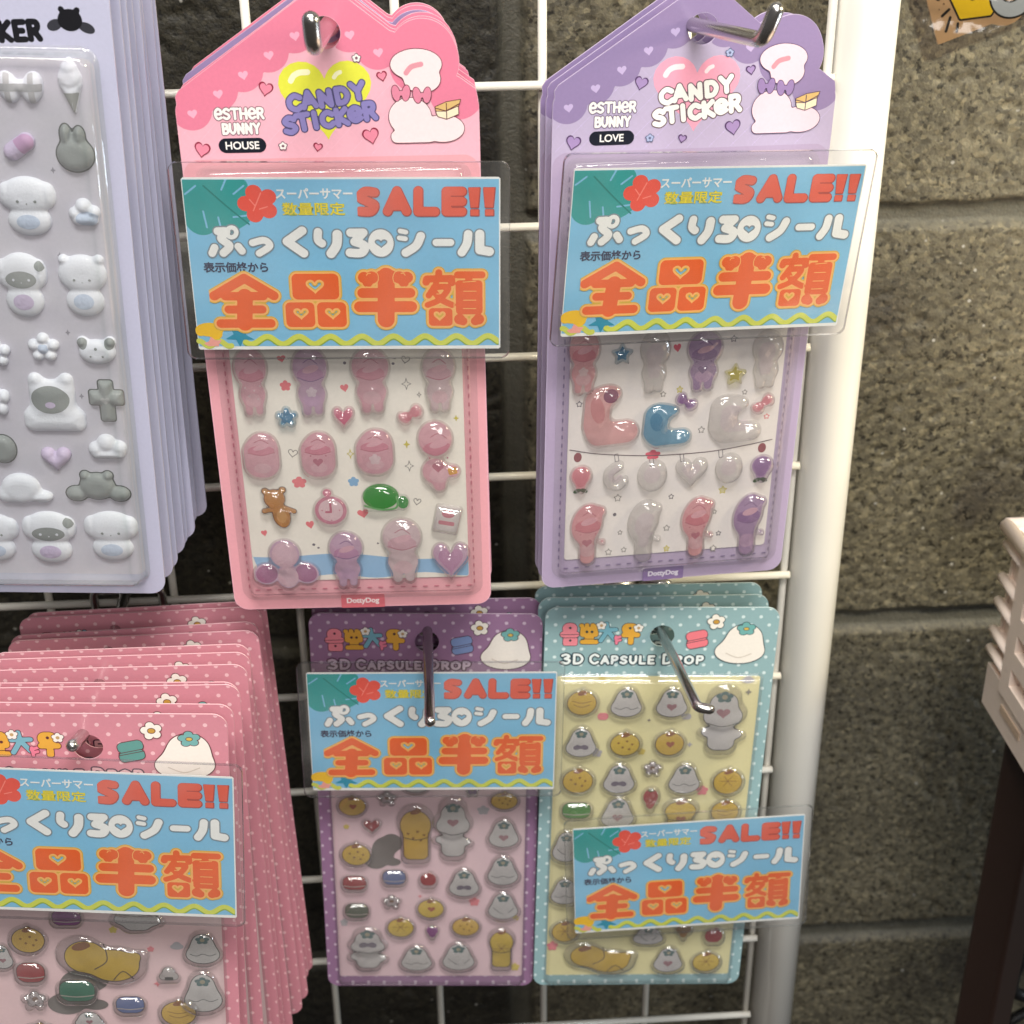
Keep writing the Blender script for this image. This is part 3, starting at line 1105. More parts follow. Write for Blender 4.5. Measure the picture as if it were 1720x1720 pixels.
    if k in ('pup', 'cat', 'bear', 'panda', 'lying', 'bat', 'blob'):
        if k == 'panda':
            return SU(.1 * w, ell(0, -.06 * h, .46 * w, .4 * h), circ(-.34 * w, .26 * h, .15 * w), circ(.34 * w, .26 * h, .15 * w))
        if k == 'bear':
            return SU(.12 * w, rbox(0, .05 * h, .72 * w, .7 * h, .2 * w), rbox(0, -.26 * h, .98 * w, .4 * h, .16 * w), circ(-.24 * w, .4 * h, .11 * w), circ(.24 * w, .4 * h, .11 * w))
        if k == 'lying':
            return SU(.08 * w, ell(-.06 * w, .0, .34 * w, .48 * h), ell(.28 * w, -.25 * h, .2 * w, .2 * h), ell(-.32 * w, -.2 * h, .16 * w, .26 * h))
        if k == 'bat':
            return SU(.04 * w, ell(0, .04 * h, .28 * w, .42 * h), circ(-.18 * w, .38 * h, .08 * w), circ(.18 * w, .38 * h, .08 * w), ell(-.34 * w, -.2 * h, .17 * w, .24 * h), ell(.34 * w, -.2 * h, .17 * w, .24 * h))
        if k == 'blob':
            return SU(.1 * w, ell(0, -.14 * h, .48 * w, .36 * h), ell(-.2 * w, .28 * h, .15 * w, .22 * h), ell(.14 * w, .26 * h, .15 * w, .2 * h))
        if k == 'cat':
            return SU(.06 * w, ell(0, .16 * h, .48 * w, .3 * h), circ(-.34 * w, .38 * h, .11 * w), circ(.34 * w, .38 * h, .11 * w), ell(0, -.26 * h, .38 * w, .24 * h))
        return SU(.06 * w, ell(0, .16 * h, .46 * w, .32 * h), ell(-.36 * w, .18 * h, .14 * w, .2 * h), ell(.36 * w, .18 * h, .14 * w, .2 * h), ell(0, -.24 * h, .38 * w, .26 * h))
    return ell(0, 0, w / 2, h / 2)


def turned(sd, deg):
    c, s = math.cos(math.radians(deg)), math.sin(math.radians(deg))
    return lambda X, Y: sd(X * c + Y * s, -X * s + Y * c)


def scaled(sd, k, cx=0, cy=0):
    return lambda X, Y: sd((X - cx) / k, (Y - cy) / k) * k


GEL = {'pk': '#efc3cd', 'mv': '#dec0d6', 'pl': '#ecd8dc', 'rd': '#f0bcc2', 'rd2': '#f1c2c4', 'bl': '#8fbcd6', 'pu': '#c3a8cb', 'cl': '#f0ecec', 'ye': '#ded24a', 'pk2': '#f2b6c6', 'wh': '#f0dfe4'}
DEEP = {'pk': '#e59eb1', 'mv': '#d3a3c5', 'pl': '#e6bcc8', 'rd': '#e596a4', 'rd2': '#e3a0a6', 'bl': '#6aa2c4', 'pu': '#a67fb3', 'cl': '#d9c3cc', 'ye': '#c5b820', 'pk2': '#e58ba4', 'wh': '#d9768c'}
NAME = {'pk': 'pink', 'mv': 'mauve', 'pl': 'pale pink', 'rd': 'red pink', 'rd2': 'red pink', 'bl': 'blue', 'pu': 'purple', 'cl': 'clear', 'ye': 'yellow', 'pk2': 'pink', 'wh': 'white', 'gr': 'green', 'or': 'brown', 'gy': 'grey', 'bw': 'bluish white', 'bk': 'black and white', 'gg': 'grey checked'}
KIND = {'fig': 'gummy', 'fig2': 'gummy', 'dome': 'gummy', 'curl': 'gummy', 'wing': 'winged', 'mac': 'macaron', 'puff': 'dumpling', 'yfig': 'egg', 'wfig': 'snowman', 'lie': 'cushion', 'oval': 'lemon_drop', 'pup': 'puppy', 'cat': 'kitten', 'lying': 'puppy', 'blob': 'bunny', 'bow': 'bow', 'icecream': 'ice_cream', 'round': 'ring', 'tile': 'card'}  # the grey blob sticker is a dark bunny


def bbw(w, h):
    r = .62 * max(w, h)
    return (-r, -r, r, r)


def gel_sticker(parent, k, x, y, w, h, c, a=0):
    b = MB()
    sd = shape(k, w, h, a)
    if a and k == 'bow':
        sd = turned(sd, a)
    bb = bbw(w, h)
    H, R = min(3.2, .3 * min(w, h) + .3), min(w, h) * .34
    b.z = .42
    D = ink(DEEP.get(c, '#c08090'), .4, 0)
    if c == 'gr':                                     # turtle
        b.flat(U(ell(-.1 * w, .06 * h, .38 * w, .4 * h)), bb, ink('#189a22'), .3)
        b.flat(ell(.36 * w, -.14 * h, .12 * w, .2 * h), bb, ink('#3f9e4c'), .3)
        b.flat(strokes([smooth_pts([(-.46 * w, -.22 * h), (-.1 * w, -.36 * h), (.22 * w, -.3 * h), (.24 * w, .05 * h)], 5)], .35), bb, ink('#7cc47a'), .3)
        G_ = gel('#dfeedd', .03)
    elif c == 'or':
        b.flat(OFF(sd, -.3), bb, ink('#5d3212'), .25)
        b.flat(OFF(sd, -.55), bb, ink('#cd8a35'), .25)
        b.flat(U(circ(-.3 * w, .37 * h, .055 * w), circ(.14 * w, .39 * h, .055 * w), ell(.06 * w, -.22 * h, .13 * w, .15 * h)), bb, ink('#dfa55c'), .25)
        G_ = gel('#f3e8d8', .03)
    elif k == 'clock':
        b.flat(circ(0, -.06 * h, .40 * w), bb, ink('#df93ab'), .3)
        b.flat(circ(0, -.06 * h, .31 * w), bb, ink('#f6dde2'), .3)
        b.flat(circ(-.06 * w, .36 * h, .11 * w), bb, ink('#e58da6'), .3)
        b.flat(U(strokes([[(0, .1 * h), (0, -.1 * h), (-.12 * w, -.1 * h)]], .03 * w), circ(0, .17 * h, .25), circ(0, -.3 * h, .25), circ(.22 * w, -.06 * h, .25), circ(-.22 * w, -.06 * h, .25)), bb, ink('#d0718c'), .2)
        G_ = gel('#f6d5dd', .04)
    elif k == 'tile':
        b.flat(scaled(sd, .86), bb, ink('#f4eeec'), .3)
        b.flat(turned(U(ell(0, .14 * h, .2 * w, .12 * h), rbox(0, -.14 * h, .5 * w, .12 * h, .4)), a), bb, ink('#e58f9f'), .3)
        G_ = gel('#f2e6e8', .05)
    elif c == 'cl':
        b.flat(scaled(sd, .55), bb, ink('#e9dbe0'), .3)
        G_ = gel(GEL['cl'], .10)
    else:
        b.flat(OFF(sd, -.85), bb, ink(GEL.get(c, '#e8c0cc')), .3)
        if k in ('fig', 'curl', 'fig2', 'dome'):
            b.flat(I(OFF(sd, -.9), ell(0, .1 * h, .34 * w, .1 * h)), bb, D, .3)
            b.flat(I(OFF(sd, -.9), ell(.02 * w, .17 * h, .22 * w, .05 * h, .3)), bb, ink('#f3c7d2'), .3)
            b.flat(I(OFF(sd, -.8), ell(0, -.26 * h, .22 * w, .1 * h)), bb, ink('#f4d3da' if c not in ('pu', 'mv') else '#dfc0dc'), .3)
            fl = ink('#cc8398' if c not in ('pu', 'mv') else '#9a78a8', .4, 0)
            v = random.randrange(4)
            if v == 1:
                b.flat(U(heart(-.02 * w, -.16 * h, .26 * w, .24 * w), circ(-.2 * w, -.02 * h, .3), circ(.2 * w, -.02 * h, .3)), bb, fl, .2)
            elif v == 2:
                b.flat(U(*[circ(x * w, y * h, .32) for x, y in ((-.2, -.08), (.05, -.12), (.22, -.06), (-.1, -.2), (.14, -.24))]), bb, ink('#f6ecee'), .2)
            elif v == 3:
                b.flat(flower(0, -.15 * h, .3 * w, .3 * w), bb, ink('#f6ecee'), .2)
            arcs = [smooth_pts([(-.34 * w, .06 * h), (0, .0), (.34 * w, .06 * h)], 4), smooth_pts([(-.16 * w, .26 * h), (.02 * w, .31 * h), (.2 * w, .24 * h)], 4)]
            b.flat(I(OFF(sd, -.9), strokes(arcs, .14)), bb, fl, .2)
            if k == 'fig2':
                b.flat(rbox(.3 * w, -.2 * h, .2 * w, .18 * w, .5, .2), bb, ink('#e8b52a'), .3)
        elif k == 'berry':
            b.flat(scaled(sd, .7, 0, .05 * h), bb, D, .3)
            b.flat(U(ell(-.14 * w, -.4 * h, .16 * w, .07 * h, .4), ell(.14 * w, -.4 * h, .16 * w, .07 * h, -.4)), bb, ink('#3b5a35'), .3)
        elif k == 'wing':
            b.flat(U(ell(-.29 * w, -.18 * h, .16 * w, .17 * h, .5), ell(.29 * w, -.18 * h, .16 * w, .17 * h, -.5)), bb, ink('#b56c9c'), .3)
            b.flat(U(ell(0, .18 * h, .19 * w, .24 * h), ell(.02 * w, -.24 * h, .15 * w, .2 * h)), bb, ink('#efd0d8'), .3)
        elif k == 'boot':
            b.flat(ell(-.2 * w, .1 * h, .12 * w, .2 * h, .2), bb, D, .3)
            if c == 'rd2':
                b.flat(circ(.02 * w, .3 * h, .13 * w), bb, ink('#8b3f70'), .3)
        elif k in ('star', 'heart', 'flower', 'bow'):
            b.flat(scaled(sd, .62), bb, D, .3)
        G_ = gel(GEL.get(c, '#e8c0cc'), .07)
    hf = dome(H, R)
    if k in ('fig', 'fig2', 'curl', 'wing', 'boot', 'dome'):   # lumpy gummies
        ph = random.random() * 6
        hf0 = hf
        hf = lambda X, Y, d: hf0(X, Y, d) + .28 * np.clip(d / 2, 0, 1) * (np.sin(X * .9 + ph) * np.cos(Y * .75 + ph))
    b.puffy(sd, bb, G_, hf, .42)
    o = b.build((KIND.get(k, k) + '_sticker'), parent, (x * .001, y * .001, 0))
    o['label'] = NAME.get(c, 'pink') + ' ' + KIND.get(k, k).replace('_', ' ') + ' sticker'
    return o


MAC = {'rd': '#b8323a', 'bl': '#6f83c0', 'gr': '#3f9a2a', 'gy': '#6b7566', 'pu': '#9a3f9a', 'or': '#b5802a', 'cl': '#cfc8c6', 'tg': '#3e8a70'}


def drop_sticker(parent, k, x, y, w, h, c=''):
    """clear resin drop over a little flat print"""
    w, h = 1.1 * w, 1.1 * h
    b = MB()
    sd = shape(k, w, h)
    bb = bbw(w, h)
    b.z = .42
    LN = ink('#4b3b30', .4, 0)
    if k in ('oval', 'yfig', 'lie'):
        inn = scaled(sd, .80, 0, -.03 * h)
        b.flat(OFF(inn, .12), bb, LN, .25)
        b.flat(OFF(inn, -.16), bb, ink(random.choice(('#ffdc50', '#fbd244', '#fdd058'))), .25)
        b.flat(U(ell(0 if k != 'lie' else -.2 * w, .26 * h if k != 'yfig' else .34 * h, .13 * min(w, h), .07 * min(w, h), .3), ell(.07 * w if k != 'lie' else -.15 * w, .29 * h if k != 'yfig' else .38 * h, .07 * min(w, h), .05 * min(w, h), -.5)), bb, ink('#a9641f'), .2)
        v = random.randrange(4)
        m_ = min(w, h)
        if k != 'lie':
            if v == 0:
                b.flat(strokes([[(0, -.02 * m_), (.24 * m_ * math.cos(a_), -.02 * m_ + .2 * m_ * math.sin(a_))] for a_ in np.arange(0, 6.2, 1.05)], .13), bb, ink('#a9772a'), .2)
            elif v == 1:
                b.flat(heart(.02 * w, -.08 * h, .24 * m_, .22 * m_), bb, ink('#c2612f'), .2)
            elif v == 2:
                b.flat(strokes([smooth_pts([(-.22 * m_, -.1 * m_), (0, -.18 * m_), (.22 * m_, -.1 * m_)], 4), smooth_pts([(-.26 * m_, .02 * m_), (0, -.05 * m_), (.26 * m_, .02 * m_)], 4)], .14), bb, ink('#9a6a26'), .2)
            else:
                b.flat(U(*[circ(x * m_, y * m_, .035 * m_) for x, y in ((-.18, 0), (.05, .06), (.2, -.04), (-.06, -.14), (.12, -.2))]), bb, ink('#a9772a'), .2)
        if k == 'lie':
            b.flat(strokes([smooth_pts([(.03 * w, .3 * h), (.05 * w, 0), (-.08 * w, -.16 * h)], 5), smooth_pts([(.1 * w, -.36 * h), (.2 * w, -.2 * h), (.3 * w, -.34 * h)], 4)], .2), bb, LN, .2)
        if k == 'yfig':
            b.flat(strokes([smooth_pts([(-.3 * w, -.06 * h), (0, -.1 * h), (.3 * w, -.06 * h)], 4)], .18), bb, LN, .2)
    elif k in ('puff', 'wfig'):
        inn = scaled(sd, .80, 0, -.03 * h)
        b.flat(OFF(inn, .12), bb, ink('#5b5e60', .4, 0), .25)
        b.flat(OFF(inn, -.16), bb, ink('#f2f0f1'), .25)
        v, m_ = random.randrange(4), min(w, h)
        oy = -.16 * h if k == 'puff' else .08 * h
        gl_ = ink('#7d8082', .4, 0)
        if v == 0:
            b.flat(strokes([smooth_pts([(-.26 * m_, oy + .1 * m_), (-.1 * m_, oy - .06 * m_), (0, oy - .1 * m_)], 4), smooth_pts([(.28 * m_, oy + .08 * m_), (.14 * m_, oy - .08 * m_)], 4)], .15), bb, gl_, .2)
        elif v == 1:
            b.flat(heart(0, oy, .26 * m_, .22 * m_), bb, ink('#c08a96'), .2)
        elif v == 2:
            b.flat(U(ell(-.1 * m_, oy, .1 * m_, .075 * m_, .3), ell(.1 * m_, oy, .1 * m_, .075 * m_, -.3), circ(0, oy, .05 * m_)), bb, ink('#8a7f96'), .2)
        else:
            b.flat(strokes([smooth_pts([(-.3 * m_, oy), (-.15 * m_, oy - .06 * m_), (0, oy), (.15 * m_, oy - .06 * m_), (.3 * m_, oy)], 4)], .15), bb, gl_, .2)
        fy = .2 * h if k == 'puff' else .3 * h
        b.flat(flower(0, fy, .34 * min(w, h), .26 * min(w, h)), bb, ink('#587f82'), .22)
        b.flat(circ(0, fy, .055 * min(w, h)), bb, ink('#b9b39a'), .2)
        if k == 'wfig':
            b.flat(strokes([smooth_pts([(-.3 * w, -.04 * h), (0, -.09 * h), (.3 * w, -.04 * h)], 4)], .17), bb, ink('#5b5e60', .4, 0), .2)
    elif k == 'mac':
        cc = MAC[c]
        inn = scaled(sd, .82)
        b.flat(inn, bb, ink('#4a2c2a', .4, 0), .25)
        b.flat(OFF(inn, -.22), bb, ink(cc), .25)
        b.flat(I(OFF(inn, -.2), strokes([smooth_pts([(-.5 * w, -.12 * h), (0, -.2 * h), (.5 * w, -.12 * h)], 4)], .2)), bb, ink('#d9cfc8'), .2)
    elif k == 'flower':
        inn = scaled(sd, .72)
        b.flat(OFF(inn, .1), bb, ink('#6b6668', .4, 0), .22)
        b.flat(OFF(inn, -.12), bb, ink('#c9c0c4' if c == 'cl' else '#7a3f86'), .22)
        b.flat(circ(0, 0, .1 * w), bb, ink('#9a7a6a'), .2)
    elif k == 'onigiri':
        inn = scaled(sd, .75)
        b.flat(OFF(inn, .1), bb, ink('#6b6668', .4, 0), .22)
        b.flat(OFF(inn, -.12), bb, ink('#ddd6d6'), .22)
        b.flat(rbox(0, -.26 * h, .3 * w, .16 * h, .2), bb, ink('#33383a'), .22)
    else:
        inn = scaled(sd, .72)
        b.flat(inn, bb, ink(MAC.get(c, '#b8323a')), .25)
        if k == 'berry':
            b.flat(ell(0, .3 * h, .16 * w, .06 * h), bb, ink('#5a6e3a'), .2)
    H, R = min(2.6, .22 * min(w, h) + .4), min(w, h) * .26
    ph = random.random() * 6
    hf0 = dome(H, R)
    b.puffy(sd, bb, gel('#eae6e5', .05, .05, .06), lambda X, Y, d: hf0(X, Y, d) + .14 * np.clip(d / 2, 0, 1) * np.sin(X * .8 + ph) * np.cos(Y * .9 + ph), .42)
    o = b.build(KIND.get(k, k) + '_sticker', parent, (x * .001, y * .001, 0))
    col = {'oval': 'yellow', 'yfig': 'yellow', 'lie': 'yellow', 'puff': 'white', 'wfig': 'white'}.get(k) or NAME.get(c, 'red')
    o['label'] = col + ' ' + KIND.get(k, k).replace('_', ' ') + ' sticker'
    return o


FUZZ = plain('frosted_white_foam', '#dfe0ec', .6, 0, .1, .22, 1500)
FGREY = plain('frosted_grey_foam', '#84898a', .6, 0, .2, .2, 1500)
FBLUE = plain('frosted_blue_foam', '#b9c4dc', .75, 0, 0, .4, 900)
FLIL = plain('frosted_lilac_foam', '#c3b2d2', .7, 0, .1, .4, 900)


def foam_sticker(parent, k, x, y, w, h, c, a=0):
    b = MB()
    sd = shape(k, w, h, a)
    bb = bbw(w, h)
    base = {'wh': FUZZ, 'bk': FUZZ, 'gy': FGREY, 'bw': FUZZ, 'pl': FLIL, 'gg': FUZZ}[c]
    H, R = 2.3, min(w, h) * .3
    hf = dome(H, R, .1)
    if c == 'gy':
        b.z = .2
        b.flat(OFF(sd, .35), bb, ink('#4a4f4f'), .25)
    b.puffy(sd, bb, base, hf, .45)
    up = lambda e: (lambda X, Y, d: hf(X, Y, np.maximum(-sd(X, Y), 0)) + e)

    def patch(s2, mat, e=.06):
        b.puffy(I(s2, OFF(sd, -.25)), bb, mat, up(e), .35)
    if c == 'gg':
        for q in (-.26, .26):
            patch(rbox(q * w, 0, .13 * w, h, .1), plain('foam_check', '#b4b2b8', .8))
        patch(rbox(0, .02 * h, w, .2 * h, .1), plain('foam_check_line', '#a3a2a8', .8), .1)
    if k in ('pup', 'cat', 'bear'):
        eye = FGREY
        if c == 'bk':
            patch(ell(0, .1 * h, .3 * w, .13 * h), FGREY)
            patch(circ(.38 * w, .3 * h, .1 * w), FGREY)
            eye = FUZZ
        if k == 'bear':
            patch(ell(-.02 * w, .1 * h, .3 * w, .22 * h), FGREY)
            patch(ell(-.02 * w, .02 * h, .08 * w, .05 * h), FLIL, .12)
        else:
            patch(U(circ(-.14 * w, .1 * h, .028 * w), circ(.16 * w, .1 * h, .028 * w), circ(.01 * w, .06 * h, .016 * w)), eye, .14)
            patch(ell(0, -.24 * h, .2 * w, .12 * h), FBLUE if k == 'cat' or c == 'wh' else FLIL)
    if k == 'panda':
        patch(U(ell(-.34 * w, .26 * h, .13 * w, .2 * h), ell(.34 * w, .26 * h, .13 * w, .2 * h)), FGREY)
        patch(U(circ(-.14 * w, -.14 * h, .03 * w), circ(.16 * w, -.14 * h, .03 * w), circ(0, .1 * h, .04 * w)), FGREY, .12)
    if k == 'flower':
        patch(circ(0, 0, .16 * w), FBLUE)
    if k == 'cross':
        patch(heart(0, .04 * h, .28 * w, .18 * h), plain('foam_pale', '#9a9a9c', .7))
    if k == 'icecream':
        patch(poly([(-.36 * w, -.12 * h), (.36 * w, -.1 * h), (.08 * w, -.48 * h), (0, -.48 * h)]), plain('foam_cone', '#8f918f', .7))
    if k == 'pill':
        t = math.radians(a)
        patch(lambda X, Y: np.maximum(sd(X, Y), -(X * math.cos(t) + Y * math.sin(t))), plain('foam_pill', '#b48bb4', .6))
    if c == 'bw' and k == 'cloud':
        patch(ell(.1 * w, -.2 * h, .34 * w, .2 * h), FBLUE)
    o = b.build(KIND.get(k, k) + '_sticker', parent, (x * .001, y * .001, 0))
    o['label'] = NAME.get(c, 'white') + ' puffy ' + KIND.get(k, k).replace('_', ' ') + ' sticker'
    return o


# ------------------------------------------------------------------ printed cards
def esther_outline():
    body = rbox(45, -88, 90, 178, 5)
    roof = poly([(.6, -2), (.4, .6), (1.6, 2.4), (43.5, 30.6), (46.3, 31.6), (49, 30.4), (64.6, 18.2), (66.5, 17.6), (80, 6), (84.2, 4.8), (89.2, 1.2), (89.8, -2)])
    bump = SU(2, circ(73.8, 11.6, 9.9), circ(76.6, 8.6, 7.8))
    return SUB(U(body, roof, bump), circ(45.6, 17.9, 4.7))


ESTHER = esther_outline()


def esther_card(v):
    pk = v == 'pink'
    c_dark, c_mid, c_frame, c_line = ('#e2809b', '#edb3c3', '#e5a4ae', '#c97487') if pk else ('#9684ae', '#bdb1ce', '#b4a4c2', '#85759a')
    c_hl = '#8c1f3c' if pk else '#553a66'
    ol = '#5a2a36' if pk else '#54405f'
    b = MB()
    bb = (-1, -178, 91, 33)
    b.flat(ESTHER, bb, ink(c_mid), .55, z=0, back=-.55, side=ink('#e6c3cc' if pk else '#cdbcda'))
    inn = OFF(ESTHER, -.12)
    b.flat(rbox(45, -97.5, 89.4, 158.6, 4.8), (-1, -178, 91, -17), ink(c_frame), .5)
    # scalloped roof
    ws = [(5.0, -4.7), (13.2, .9), (21.1, 6.2), (29.1, 11.7), (37.1, 17.0), (53.0, 17.0), (61.0, 11.9)]
    lob = [circ(x - .4, y + 1.6, 6.3) for x, y in ws] + [circ(45, 21, 7.4), circ(83.5, .4, 8.2), circ(71.5, 8, 7.5)]
    tri = poly([(-2, -2.5), (45, 26), (66, 12), (88, -4), (92, 0), (92, 40), (-2, 40)])
    b.flat(I(inn, U(tri, *lob)), bb, ink(c_dark), .45)
    hl = '#f4aec6' if pk else '#c6b4dc'
    b.flat(U(*[heart(x, y, 2.9, 2.7, .15) for x, y in ws]), (2, -8, 65, 20), ink(hl), .25)
    # lattice of fine pale lines on the header
    lat = [[(x, -18), (x + 26, 8)] for x in range(-20, 84, 7)] + [[(x, -18), (x - 26, 8)] for x in range(10, 112, 7)]
    b.flat(I(strokes(lat, .07), SUB(inn, U(tri, *lob)), rbox(45, -6, 88, 26, .1)), (0, -19, 90, 8), ink('#f3bccd' if pk else '#cabde0'), .28)
    # logo heart and bubble title
    b.flat(heart(44.7, -1.6, 27.4, 23.4), cbb(44.7, -2, 28, 25), ink('#dfe04a' if pk else '#f2a5bd'), .3)
    sh = mp(PH, [smooth_pts([(617, 395), (632, 370), (660, 355), (700, 352)], 5), smooth_pts([(832, 378), (845, 360), (862, 352)], 5)])
    b.flat(strokes(sh, [.85, .62]), bbox_pts(sh, 1.6), ink('#f4f2c8' if pk else '#fbe6ec'), .25)
    fill, line = ('#8b83bd', '#4d4a72') if pk else ('#f3f1ee', '#6a5560')
    L = []
    for ch, x, y, w, h in (('C', 637, 505, 72, 72), ('A', 705, 488, 74, 74), ('N', 790, 483, 74, 72), ('D', 872, 468, 70, 72), ('Y', 950, 445, 76, 76),
                           ('S', 612, 618, 68, 76), ('T', 677, 602, 72, 74), ('I', 738, 592, 18, 76), ('C', 800, 588, 66, 72), ('K', 872, 575, 68, 76), ('e', 938, 562, 66, 66), ('R', 1012, 545, 66, 80)):
        c = PH(x, y)
        L += word(ch, c[0], c[1], w * .056, h * .0565, .14)
    bubble(b, L, .80, ink(fill), ink(line), .32, .22)
    tx = '#f2f0ec'
    L = word('eSTHeR', 18.8, -4.7, 14.6, 2.9, .0) + word('BUNNY', 18.9, -9.1, 11.2, 2.8, .0)
    bubble(b, L, .40, ink(tx), ink('#8d6672' if pk else '#6f5f7c'), .25, .16)
    b.flat(rbox(18.8, -14.1, 14.2, 4.4, 2.2), cbb(18.8, -14.1, 15, 5), ink('#121826'), .25)
    b.text('HOUSE' if pk else 'LOVE', 3.2, 18.8, -14.1, ink('#f2f0ec'), .07)
    for (x, y, s, a) in ((27.2, 2.1, 3.9, -.25), (61.7, 5.2, 2.7, .2), (57.5, -12.3, 4.6, .2), (41.3, -15.2, 2.4, -.2), (6.6, -15.4, 4.3, -.25)):
        b.flat(heart(x, y, s + .5, s + .5, a), cbb(x, y, s + 1, s + 1), ink(c_hl), .2)
        b.flat(heart(x, y, s - .3, s - .3, a), cbb(x, y, s + 1, s + 1), ink('#e58ba2' if pk else '#a78fc0'), .2)
    for x, y in ((54.5, 10.7), (30.9, -14.5)):
        b.flat(flower(x, y, 3.0, 2.9), cbb(x, y, 4, 4), ink('#7a5866' if pk else '#5f6788'), .2)
        b.flat(flower(x, y, 2.4, 2.3), cbb(x, y, 4, 4), ink('#f1ece8' if pk else '#a9b5d8'), .2)
        b.flat(circ(x, y, .42), cbb(x, y, 2, 2), ink('#7a5866' if pk else '#5f6788'), .15)
    # plain pastel cushions, bows and a sandwich in the corner
    pale = ink('#f7dde0' if pk else '#efd3e0')
    lo = SU(.8, ell(69.4, -6.6, 6.3, 5.6), ell(79.0, -10.2, 6.4, 4.0), rbox(70, -12.4, 13, 3.6, 1.7))
    up = SU(1.0, ell(71.8, 8.6, 7.5, 4.4), ell(73.4, 4.4, 5.4, 4.0))
    for s_, q in ((up, cbb(72, 7, 17, 14)), (lo, cbb(74, -7.5, 24, 16))):
        b.flat(OFF(s_, .2), q, ink(ol), .22)
        b.flat(s_, q, pale, .22)
    sw = mp(PH, [smooth_pts([(1190, 355), (1215, 325), (1262, 312)], 5)])
    b.flat(strokes(sw, .75), bbox_pts(sw, 1.2), ink('#dc96a4'), .22)
    for cx in (67.0, 73.2):
        y = .4 if cx < 70 else -.3
        s_ = U(ell(cx - 1.5, y, 1.15, 2.3, .15), ell(cx + 1.5, y, 1.15, 2.3, -.15), circ(cx, y, .7))
        b.flat(OFF(s_, .2), cbb(cx, y, 8, 7), ink(ol), .2)
        b.flat(s_, cbb(cx, y, 8, 7), ink('#dc87a0' if pk else '#9a82b4'), .2)
    for q, cc in ((mp(PH, [[(1340, 525), (1395, 500), (1465, 488), (1455, 520), (1395, 545), (1345, 545)]])[0], '#d9b678'), (mp(PH, [[(1345, 548), (1395, 548), (1455, 522), (1458, 560), (1400, 585), (1355, 572)]])[0], '#efe2c4')):
        s_ = poly(q)
        bq = bbox_pts([q], .8)
        b.flat(OFF(s_, .22), bq, ink(ol), .2)
        b.flat(s_, bq, ink(cc), .2)
    cr = mp(PH, [[(1395, 505), (1400, 585)], [(1340, 530), (1395, 545), (1460, 508)]])
    b.flat(strokes(cr, .13), bbox_pts(cr, .5), ink(ol), .18)
    # inner sheet
    b.flat(rbox(45.2, -102.7, 74.6, 125.5, 1.2), (7, -166, 83.5, -39), ink('#ece6dc' if pk else '#ebe4e2'), .5)
    if pk:
        wv = poly([(8.0, -154.6)] + [(8 + t, -154.8 - .9 * math.sin(t * .12 + 1) - .04 * t) for t in range(0, 76, 3)] + [(82.4, -162.2)] + [(82.4 - t, -164.2 - .9 * math.cos(t * .2)) for t in range(0, 75, 3)])
        b.flat(I(wv, rbox(45.2, -102.7, 74.4, 125.3, 1.2)), (7, -167, 84, -152), ink('#8fb6da'), .35)
    # stitches
    st = [[(x, y), (x, y - 1.15)] for x in (5.9, 84.3) for y in np.arange(-26, -167, -3.2)] + [[(x, -169), (x + 1.3, -169)] for x in np.arange(8, 83, 3.9)]
    b.flat(strokes(st, .26), (4, -171, 86, -24), ink(c_line), .28)
    # little prints
    KC = {'r': '#e0757c', 'R': '#dc5f74', 'g': '#8f8a86', 'k': '#6e6670', 'y': '#c9bb52', 'b': '#86aed2', 'm': '#8e4f58'}
    for it in (PPRINT if pk else UPRINT):
        k, x, y, w, h, c = it
        if k in ('ln', 'ln1'):
            continue
        q = cbb(x, y, w, h)
        cc = ink(KC[c])
        if k == 'fl':
            b.flat(flower(x, y, w, h), q, cc, .22, dz=.002)
        elif k == 'ht':
            b.flat(heart(x, y, w, h, .15), q, cc, .2, dz=.002)
        elif k == 'ho':
            s_ = heart(x, y, w, h, -.2)
            b.flat(SUB(s_, OFF(s_, -.28)), q, cc, .15, dz=.002)
        elif k in ('so', 'ss'):
            s_ = star(x, y, w, h, 4, .38)
            b.flat(s_ if k == 'ss' else SUB(s_, OFF(s_, -.22)), q, cc, .15, dz=.002)
        elif k == 'st':
            s_ = OFF(star(x, y, w * .86, h * .86, 5, .55), .12)
            b.flat(s_, q, cc, .18, dz=.002)
            if c != 'y' or True:
                b.flat(OFF(s_, -.27), q, ink('#ebe4e2' if c != 'y' else '#d8cfa8'), .18, dz=.002)
        elif k == 'clip':
            s_ = rbox(x, y, w, h, .3, .15)
            b.flat(SUB(s_, OFF(s_, -.22)), q, cc, .15, dz=.002)
        else:
            b.flat(ell(x, y, w / 2, h / 2), q, cc, .2, dz=.002)
    if not pk:
        g = smooth_pts([(8.7, -121.2), (19.6, -123.6), (38, -125.5), (57.7, -125.5), (72, -123.9), (81.2, -122.3)], 6)
        b.flat(strokes([g], .17), bbox_pts([g], .5), ink('#6e5f66'), .2)
    b.flat(rbox(45, -174.4, 15.2, 5.2, .3), cbb(45, -174.4, 16, 6), ink('#d9717c' if pk else '#8e79a8'), .4)
    b.text('DottyDog', 2.75, 45, -174.4, ink('#f6dfe0' if pk else '#e8e2f2'), .12)
    return b.mesh('card')


